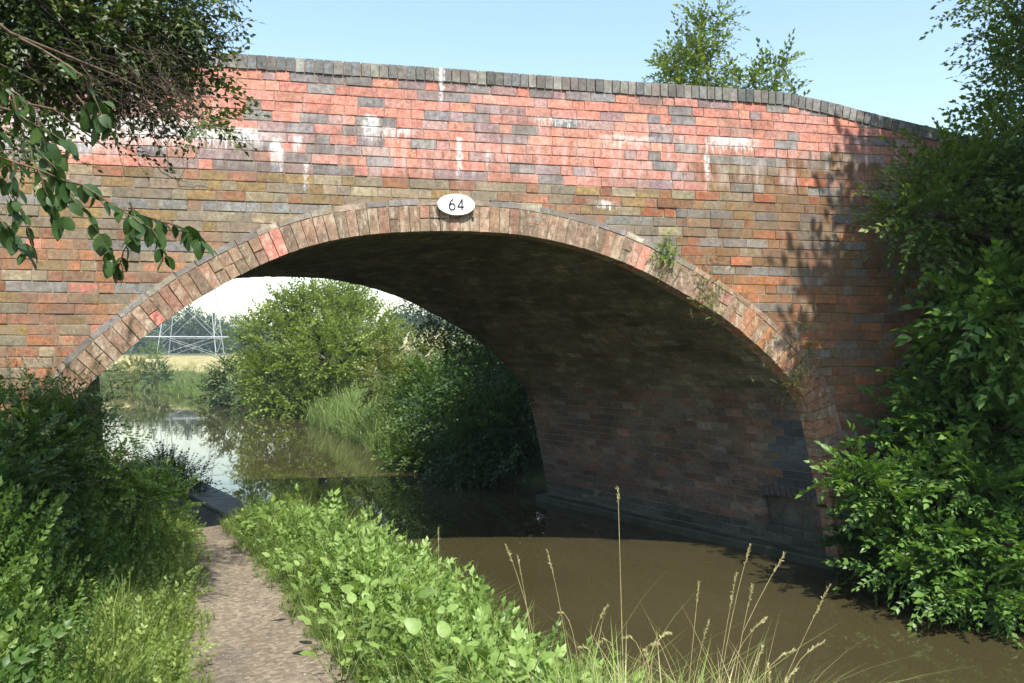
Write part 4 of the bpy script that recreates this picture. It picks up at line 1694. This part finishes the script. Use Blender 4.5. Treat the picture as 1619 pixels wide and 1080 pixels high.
# tall grass stalks with seed heads
def stalk(b, tip, head=.12, bend=.15, label=None, group=None, name='grass_stalk', r0=.0022, dry=M_STRAW, drp=0.0):
    b, tip = np.array(b, float), np.array(tip, float)
    root = empty(name, tuple(b), label, 'grass stalk', group)
    pts = []
    v = tip - b
    ln = np.linalg.norm(v)
    for k in range(11):
        u = k / 10
        pts.append(np.array((v[0] * (u ** (1 + bend * 4)), v[1] * (u ** (1 + bend * 4)), v[2] * (u + bend * .9 * u * (1 - u)) - drp * max(0, u - .6) ** 2 * ln * 4)))
    V, F, A = tube(pts, r0, r0 * .45, 5)
    sb = Bag()
    sb.add(V, F, A)
    sb.build('stem', dry, root, (0, 0, 0))
    # seed head: little husks round the top of the stem
    hb = Bag()
    V0 = np.array([(0, 0, 0), (.0016, .006, .0008), (0, .013, 0), (-.0016, .006, -.0008)])
    hk = (V0, np.array([[0, 1, 2], [0, 2, 3]]), np.zeros(4))
    nh = 60
    k0 = max(0.0, 1 - head / ln)
    PP, DD = [], []
    pa = np.array(pts)
    for k in range(nh):
        u = k0 + (1 - k0) * k / nh
        f_ = u * 10
        i_ = min(int(f_), 9)
        c = pa[i_] + (pa[i_ + 1] - pa[i_]) * (f_ - i_)
        dv = pa[i_ + 1] - pa[i_]
        dv /= np.linalg.norm(dv)
        PP.append(c)
        DD.append(dv + rng.normal(0, .35, 3))
    hb.place(hk, np.array(PP), frames(np.array(DD), rng.uniform(0, 6, nh)), rng.uniform(.8, 1.5, nh), rng.uniform(.3, .8, nh))
    hb.build('seed_head', LF_DRY, root, (0, 0, 0))
    return root


def on_bank(px, py, d):
    p = atp(px, py, d)
    z = max(float(ground_z(p[0], p[1])), 0.02)
    return np.array((p[0], p[1], z))


def stalk_px(bx, tx, ty, d, **kw):
    t = atp(tx, ty, d)
    b = atp(bx, 1050, d * .98)
    b[2] = max(float(ground_z(b[0], b[1])), .1)
    return stalk(b, t, **kw)


G = 'seeding grass stalks at the water edge'
stalk_px(990, 977, 772, 3.6, label='tallest straight grass stalk standing alone over the brown water', head=.07, bend=.02, r0=.0025)
for (bx, tx, ty, d, dr) in [(1120, 1186, 862, 3.5, 0), (1090, 1240, 876, 3.5, 0), (1110, 1165, 905, 3.4, 0), (1160, 1312, 925, 3.5, 0), (1070, 1105, 922, 3.4, 0), (1190, 1302, 968, 3.4, .2), (1130, 1255, 965, 3.3, .25),
                            (1180, 1262, 1010, 3.2, .2), (1000, 1060, 930, 3.5, .3), (960, 1040, 950, 3.5, .3), (930, 885, 905, 3.8, .3), (905, 865, 870, 4.4, 0), (860, 800, 862, 4.6, 0), (850, 818, 878, 4.5, 0),
                            (895, 960, 918, 3.9, .2), (1010, 945, 930, 3.6, .4), (1060, 985, 925, 3.5, .35), (980, 915, 950, 3.6, .35), (1150, 1205, 1000, 3.2, .1), (1040, 1020, 985, 3.3, .2), (1100, 1210, 940, 3.4, .15), (1230, 1215, 1050, 3.0, 0),
                            (695, 693, 835, 5.2, 0), (1060, 1120, 960, 3.35, .1), (1140, 1190, 925, 3.4, 0)]:
    own = {(1186, 862): 'highest grass seed head of the clump of upright stalks right of the middle', (1240, 876): 'seed stalk leaning right out of the top of the upright clump',
           (1312, 925): 'rightmost long grass stalk, leaning far out over the brown water', (865, 870): 'bent stalk leaning right at the left end of the seed grass',
           (800, 862): 'short upright stalk at the far left end of the seed grass', (693, 835): 'single thin stalk standing by the verge weeds where brown water begins',
           (885, 905): 'nodding stalk with a drooping head between the two left stalks and the tallest one'}.get((tx, ty))
    stalk_px(bx, tx, ty, d, drp=dr, bend=rng.uniform(.05, .2), head=rng.uniform(.08, .16),
             label=own or 'thin straw coloured grass stalk with a seed head leaning over the canal', group=G, r0=rng.uniform(.0014, .002))
bag = Bag()
n = 340
px = rng.uniform(900, 1230, n)
dd = rng.uniform(2.8, 3.7, n)
P = []
for a, b in zip(px, dd):
    q = atp(a, 1060, b)
    q[2] = max(float(ground_z(q[0], q[1])), .05)
    P.append(q)
scatter_up(bag, TUFT['long'], np.array(P), rng.uniform(.9, 1.7, n), .6 + rng.normal(0, .18, n), .22)
ARC = [tuft_tpl(7, .62, .0018, 1.3, seed=70 + s_, segs=7) for s_ in range(5)]
scatter_up(bag, ARC, np.array(P)[:200], rng.uniform(.8, 1.4, 200), .8 + rng.normal(0, .2, 200), .25)
tag(bag.build('waterside_grass', LF_GRASS), 'long thin green grass at the water edge under the seed heads', 'grass', kind='stuff')
bag = Bag()
n = 80
P = []
for a, b in zip(rng.uniform(930, 1230, n), rng.uniform(2.9, 3.7, n)):
    q = atp(a, 1060, b)
    q[2] = max(float(ground_z(q[0], q[1])), .05)
    P.append(q)
scatter_up(bag, TUFT['long'], np.array(P), rng.uniform(1.1, 1.8, n), .5 + rng.normal(0, .18, n), .25)
n = 120
P = []
for a, b in zip(rng.uniform(900, 1250, n), rng.uniform(2.9, 3.8, n)):
    q = atp(a, 1060, b)
    q[2] = max(float(ground_z(q[0], q[1])), .05)
    P.append(q)
ARC = [tuft_tpl(7, .62, .0019, 1.35, seed=70 + s_, segs=7) for s_ in range(5)]
scatter_up(bag, ARC, np.array(P), rng.uniform(.8, 1.35, n), .4 + rng.normal(0, .2, n), .25)
tag(bag.build('dead_grass', LF_DRY), 'dry straw coloured grass mixed in at the water edge', 'dry grass', kind='stuff')

bag = Bag()
n = 150
t = rng.random(n)
y = 2.5 + 5.5 * rng.random(n)
x = np.where(t < .55, interp(LB, y) + .25 + rng.random(n) ** 2 * 1.2, interp(RB, y) - .2 - rng.random(n) ** 2 * 1.3)
P = np.stack([x, y, np.full(n, .004)], -1)
dv = rng.normal(0, 1, (n, 3))
dv[:, 2] = 0
bag.place(leaf_tpl(.3, 0, .01), P, frames(dv), rng.uniform(.012, .035, n), rng.uniform(.1, .9, n))
tag(bag.build('floating_leaves', LF_OLIVE), 'small fallen leaves floating on the canal near both banks', 'fallen leaves', kind='stuff')

# --- little plants growing on the arch ring, ivy at the far arch
def wallplant(label, px, py, n, sp, mat_, sc_, rad=.07, name='wall_plant', y=D - .03, cat='plant'):
    p = atp(px, py, 1.0)
    dr = p - np.array((0, 0, EYE))
    k = y / dr[1]
    c = np.array((0, 0, EYE)) + dr * k
    root = empty(name, tuple(c), label, cat)
    b = Bag()
    P = c + rng.normal(0, rad, (n, 3)) * (1, .25, 1.2)
    P[:, 1] = np.minimum(P[:, 1], y)
    scatter(b, SPR[sp], P, rng.normal(0, .6, (n, 3)) + (0, -.8, .1), rng.uniform(.6, 1.1, n) * sc_, .6 + rng.normal(0, .15, n))
    b.build('foliage', mat_, root, c)
    s_ = Bag()
    V, F, A = tube(wander(c + (0, .05, 0), c + (0, -.04, .05), 3, .05), .004, .002, 4)
    s_.add(V, F, A)
    s_.build('stem', M_TWIG, root, c)


wallplant('bright green tuft growing from the right haunch of the arch ring', 1055, 402, 60, 'herb', LF_BRIGHT, .42, .065)
wallplant('thin weed hanging under the edge of the arch ring below the bright tuft', 1112, 472, 44, 'herb', LF_BRIGHT, .34, .08)
wallplant('grey green creeper on the ring right of the crown', 1125, 452, 50, 'small', LF_OLIVE, .32, .10)
wallplant('ivy strands on the ring at the edge of the tree shadow', 1262, 560, 120, 'small', LF_OLIVE, .36, .16, name='ivy', cat='ivy')
wallplant('small weed on the lower right of the arch ring', 1255, 600, 24, 'herb', LF_MID, .28, .05)
# ivy on the far edge of the arch
c0 = np.array((1.6 - TS * W, D + W - .02, 2.9))
root = empty('ivy', tuple(c0), 'dark ivy hanging from the far edge of the arch against the sky', 'ivy')
b = Bag()
for (px, py, n, rr) in [(655, 480, 20, .10), (690, 500, 60, .14), (720, 520, 80, .18), (750, 545, 80, .2), (775, 575, 60, .2), (800, 600, 50, .2)]:
    p = atp(px, py, 1.0) - np.array((0, 0, EYE))
    c = np.array((0, 0, EYE)) + p * ((D + W + .12) / p[1])
    P = c + rng.normal(0, rr, (n, 3)) * (1, .5, .8)
    P[:, 1] = np.maximum(P[:, 1], D + W + .02)
    scatter(b, SPR['small'], P, rng.normal(0, .6, (n, 3)) + (-.4, 0, -.4), rng.uniform(.6, 1.1, n), .35 + rng.normal(0, .1, n))
b.build('foliage', LF_DARK, root, c0)

# --- beyond the bridge
def bank_tree(name, label, cat, px, d, blobs, leaf, spr, sc_, tr, shade, group=None, zb=.5, **kw):
    p = atp(px, 600, d)
    return tree(name, label, cat, (p[0], p[1], zb), blobs, leaf, spr, sc_, tr, shade, group, **kw)


bank_tree('waterside_tree', 'large round yellow green tree overhanging the canal beyond the arch', 'tree', 520, 33,
          [cl(500, 500, 33, 55, 520), cl(440, 540, 32, 60, 560), cl(560, 530, 33, 70, 640), cl(520, 570, 31, 80, 700), cl(440, 600, 31, 55, 430), cl(580, 600, 32, 70, 480), cl(470, 640, 30.5, 50, 260, .5),
           cl(540, 640, 31, 60, 300, .6), cl(545, 475, 34, 34, 200), cl(610, 560, 33, 50, 300), cl(465, 490, 33, 34, 140)],
          LF_TREE, 'far', 1.0, .2, .6, zb=.6, zmin=.15, fork=tuple(atp(520, 590, 33)))
bank_tree('low_willow', 'small bushy grey green willow left of the large tree at the water edge', 'bush', 372, 39,
          [cl(372, 600, 39, 34, 260), cl(350, 622, 39, 28, 160, .6), cl(400, 625, 38, 32, 180, .6)], LF_FAR, 'far', 1.0, .06, .6, zb=.4, zmin=.1, fork=tuple(atp(372, 615, 39)))
for i, (px, py, d, rp, n, lab, lf_) in enumerate([
        (248, 592, 58, 20, 190, 'round green shrub by the water below the left pylon leg', LF_FAR),
        (212, 592, 64, 24, 210, 'pale hazy shrub at the far bend left of the round shrub', LF_OLIVE),
        (290, 622, 54, 13, 70, 'low shrub on the far bank under the yellow field', LF_FAR),
        (170, 592, 70, 27, 220, 'dull green shrub on the far bank just inside the left arch edge', LF_FAR),
        (238, 562, 80, 15, 110, 'upright young tree before the pylon at the edge of the field', LF_MID),
        (330, 615, 50, 14, 80, 'small shrub left of the low willow', LF_MID)]):
    bank_tree('far_shrub', lab, 'shrub', px, d, [cl(px, py, d, rp, n, 1.0), cl(px + 9, py + 10, d, rp * .7, n // 2, .8)], lf_, 'far', .95, .06, .6, zb=.6, zmin=.2)
# hedge and brambles on the right bank close behind the bridge
for i, (px, d, blobs, leaf, spr, lab) in enumerate([
        (770, 15.2, [cl(760, 610, 15, 70, 420), cl(790, 680, 14, 70, 420), cl(720, 650, 15, 60, 320), cl(750, 740, 14, 60, 320), cl(820, 600, 14, 60, 260), cl(800, 540, 14.5, 60, 260), cl(860, 600, 13.5, 60, 200), cl(860, 520, 14.5, 60, 200), ((3.5, 14.6, .9), (1.1, 1.2, 1.2), 800), ((4.6, 18.0, 1.5), (1.6, 1.6, 1.6), 800), ((6.2, 25.5, 2.6), (2.4, 2.4, 2.4), 800), ((3.1, 13.1, .8), (.8, .8, .8), 300)], LF_DARK, 'mid', 'dark hawthorn in the shade of the bridge beside the far abutment'),  # higher and farther lobes are unseen, added to block sky reflections in the water
        (690, 17.0, [cl(690, 610, 17, 48, 300), cl(660, 640, 17.5, 46, 280), cl(690, 690, 16, 55, 320), cl(665, 740, 15.5, 42, 220)], LF_MID, 'mid', 'tangled bramble hedge half in shade on the right bank'),
        (640, 20.0, [cl(640, 560, 21, 36, 220), cl(690, 570, 19, 36, 220), cl(735, 575, 18, 30, 150), cl(610, 600, 20, 36, 190)], LF_OLIVE, 'mid', 'sunlit hedge top with dry stems behind the bramble hedge')]):
    bank_tree('hedge_bush', lab, 'hedge', px, d, blobs, leaf, spr, 1.15, .06, .45, zb=.8, zmin=.2)
b = Bag()
P = np.concatenate([blob_points(atp(px, py, d), (rp / FPX * d,) * 3, n)[0] for (px, py, d, rp, n) in [(690, 545, 18.5, 24, 60), (740, 548, 17.5, 26, 60), (650, 555, 20, 20, 40), (700, 558, 18, 30, 60)]])
scatter(b, SPR['herb'], P, rng.normal(0, .5, (len(P), 3)) + (0, 0, .6), rng.uniform(.7, 1.1, len(P)), .5 + rng.normal(0, .2, len(P)))
tag(b.build('hedge_blossom', LF_PALE), 'pale seed heads and blossom catching the sun on top of the hedge', 'blossom', kind='stuff')
b = Bag()
n = 900
y = 15.5 + 13 * rng.random(n) ** .8
x = interp(RB, y) + rng.uniform(-.25, 1.8, n)
P = np.stack([x, y, np.maximum(ground_z(x, y), 0)], -1)
scatter_up(b, TUFT['reed'], P, rng.uniform(.4, 1.0, n), .55 + rng.normal(0, .2, n), .35)
tag(b.build('reed_bed', LF_REED), 'pale green reeds and long grasses leaning over the right bank beyond the bridge', 'reeds', kind='stuff')
b = Bag()
n = 2600
y = rng.uniform(34, 100, n)
x = interp(RB, y) + rng.random(n) ** 1.6 * 9
P = np.stack([x, y, np.maximum(ground_z(x, y), 0)], -1)
scatter_up(b, TUFT['reed'], P, rng.uniform(.35, .7, n), .5 + rng.normal(0, .15, n), .3)
tag(b.build('far_reeds', LF_REED), 'band of green reeds and rough grass on the far bank', 'reeds', kind='stuff')
# far trees on the skyline
for i, (px, py, d, rp, lab) in enumerate([
        (200, 545, 175, 34, 'dark tree on the skyline at the left edge of the arch opening'),
        (245, 528, 190, 30, 'tall rounded tree behind the left leg of the pylon'),
        (295, 520, 185, 26, 'bushy tree seen through the middle of the pylon'),
        (335, 532, 190, 26, 'tree behind the right leg of the pylon'),
        (378, 535, 200, 26, 'bluish tree on the skyline right of the pylon'),
        (412, 535, 210, 22, 'small distant tree just left of the large waterside tree'),
        (640, 525, 170, 24, 'distant tree seen right of the large waterside tree'),
        (672, 520, 165, 26, 'bluish distant tree under the hanging ivy'),
        (150, 560, 165, 34, 'dull green tree beside the left springing, far away'),
        (700, 535, 160, 24, 'distant tree half hidden by the sunlit hedge')]):
    bank_tree('skyline_tree', lab, 'tree', px, d, [cl(px, py, d, rp, 260, 1.0), cl(px - rp * .6, py + rp * .6, d, rp * .8, 180, .9), cl(px + rp * .7, py + rp * .6, d, rp * .85, 180, .9)],
              LF_FAR, 'vfar', 1.15, .3, .5, zb=5.0)
b = Bag()
n = 5200
aa = np.concatenate([np.linspace(-700, 600, 1800), np.linspace(-190, 140, n - 1800)]) + rng.normal(0, 2, n)
P = np.stack([aa, 245 + rng.normal(0, 6, n) + abs(aa) * .1, 7 + rng.random(n) * (3.0 + 1.8 * np.sin(aa * .09) + 1.2 * np.sin(aa * .031 + 1))], -1)
scatter(b, SPR['vfar'], P, rng.normal(0, .6, (n, 3)) + (0, 0, .5), rng.uniform(1.6, 2.8, n), .4 + rng.normal(0, .12, n))
tag(b.build('distant_wood', LF_FAR), 'continuous low line of distant woodland along the horizon', 'woodland', kind='stuff')

# young tree behind the parapet
tree('parapet_tree', 'small light green tree showing above the parapet right of the middle', 'tree', (7.3, 16.2, .9),
     [cl(1105, 112, 16.8, 42, 170), cl(1118, 66, 16.9, 20, 70, 1.8), cl(1068, 112, 16.5, 20, 40), cl(1100, 175, 16.6, 70, 200), cl(1215, 128, 16.8, 20, 44), cl(1180, 138, 16.8, 26, 56), cl(1238, 108, 16.9, 10, 20),
      cl(1200, 210, 16.7, 70, 200), cl(1138, 32, 16.9, 9, 18, 1.6), cl(1085, 75, 16.7, 14, 26)],
     LF_TREE, 'mid', 1.45, .055, .42, fork=(7.3, 16.3, 4.6), shell=.1)

# pylon
py_c = np.array(atp(303, 562, 118))
py_c[2] = 3.0
pylon = empty('electricity_pylon', tuple(py_c), 'grey steel lattice pylon standing in the field beyond the canal', 'pylon')


def bars(name, segs, r_, parent=pylon):
    bb = Bag()
    for a, b_ in segs:
        V, F, A = tube([a, b_], r_, r_, 4)
        bb.add(V, F, A)
    return bb.build(name, M_STEEL, parent, (0, 0, 0))


HB, HT, HH = 3.9, .7, 27.0


def corner(k, z):
    w_ = HB + (HT - HB) * min(z / HH, 1)
    return np.array(((1 if k in (0, 1) else -1) * w_, (1 if k in (0, 3) else -1) * w_, z))


for k in range(4):
    bars('leg', [(corner(k, -.5), corner(k, HH))], .065)
zs = [0, 2.6, 9.0, 14.5, 18.5, 21.5, 24, 27]
for k in range(4):
    segs = []
    for z0, z1 in zip(zs[:-1], zs[1:]):
        segs += [(corner(k, z0), corner((k + 1) % 4, z1)), (corner((k + 1) % 4, z0), corner(k, z1))]
    for z0 in zs[1:]:
        segs.append((corner(k, z0), corner((k + 1) % 4, z0)))
    bars('brace', segs, .024)
bars('cross_member', [((-5.6, -HB, 2.6), (5.6, -HB, 2.6))], .085)
for zz, wd in ((17.5, 7.5), (22, 9.5), (26, 6.5)):
    bars('cross_arm', [((-wd, 0, zz), (wd, 0, zz)), ((-wd, 0, zz), (0, 0, zz + 1.5)), ((wd, 0, zz), (0, 0, zz + 1.5)), ((-wd * .5, 0, zz), (-wd * .5, 0, zz + .75)), ((wd * .5, 0, zz), (wd * .5, 0, zz + .75))], .1)

# ------------------------------------------------------------------ summer haze over the fields
hz = box_me('haze', -960, 960, -260, 1900, -3.5, 33, None)
m, nt, out = mat('haze')
vol = N(nt, 'ShaderNodeVolumePrincipled')
vol.inputs['Color'].default_value = (.72, .85, 1, 1)
vol.inputs['Density'].default_value = .0007
vol.inputs['Anisotropy'].default_value = .2
L(nt, vol.outputs[0], out.inputs['Volume'])
hz.materials.append(m)
tag(obj('haze', hz), 'thin summer haze over the fields', 'haze', kind='stuff')
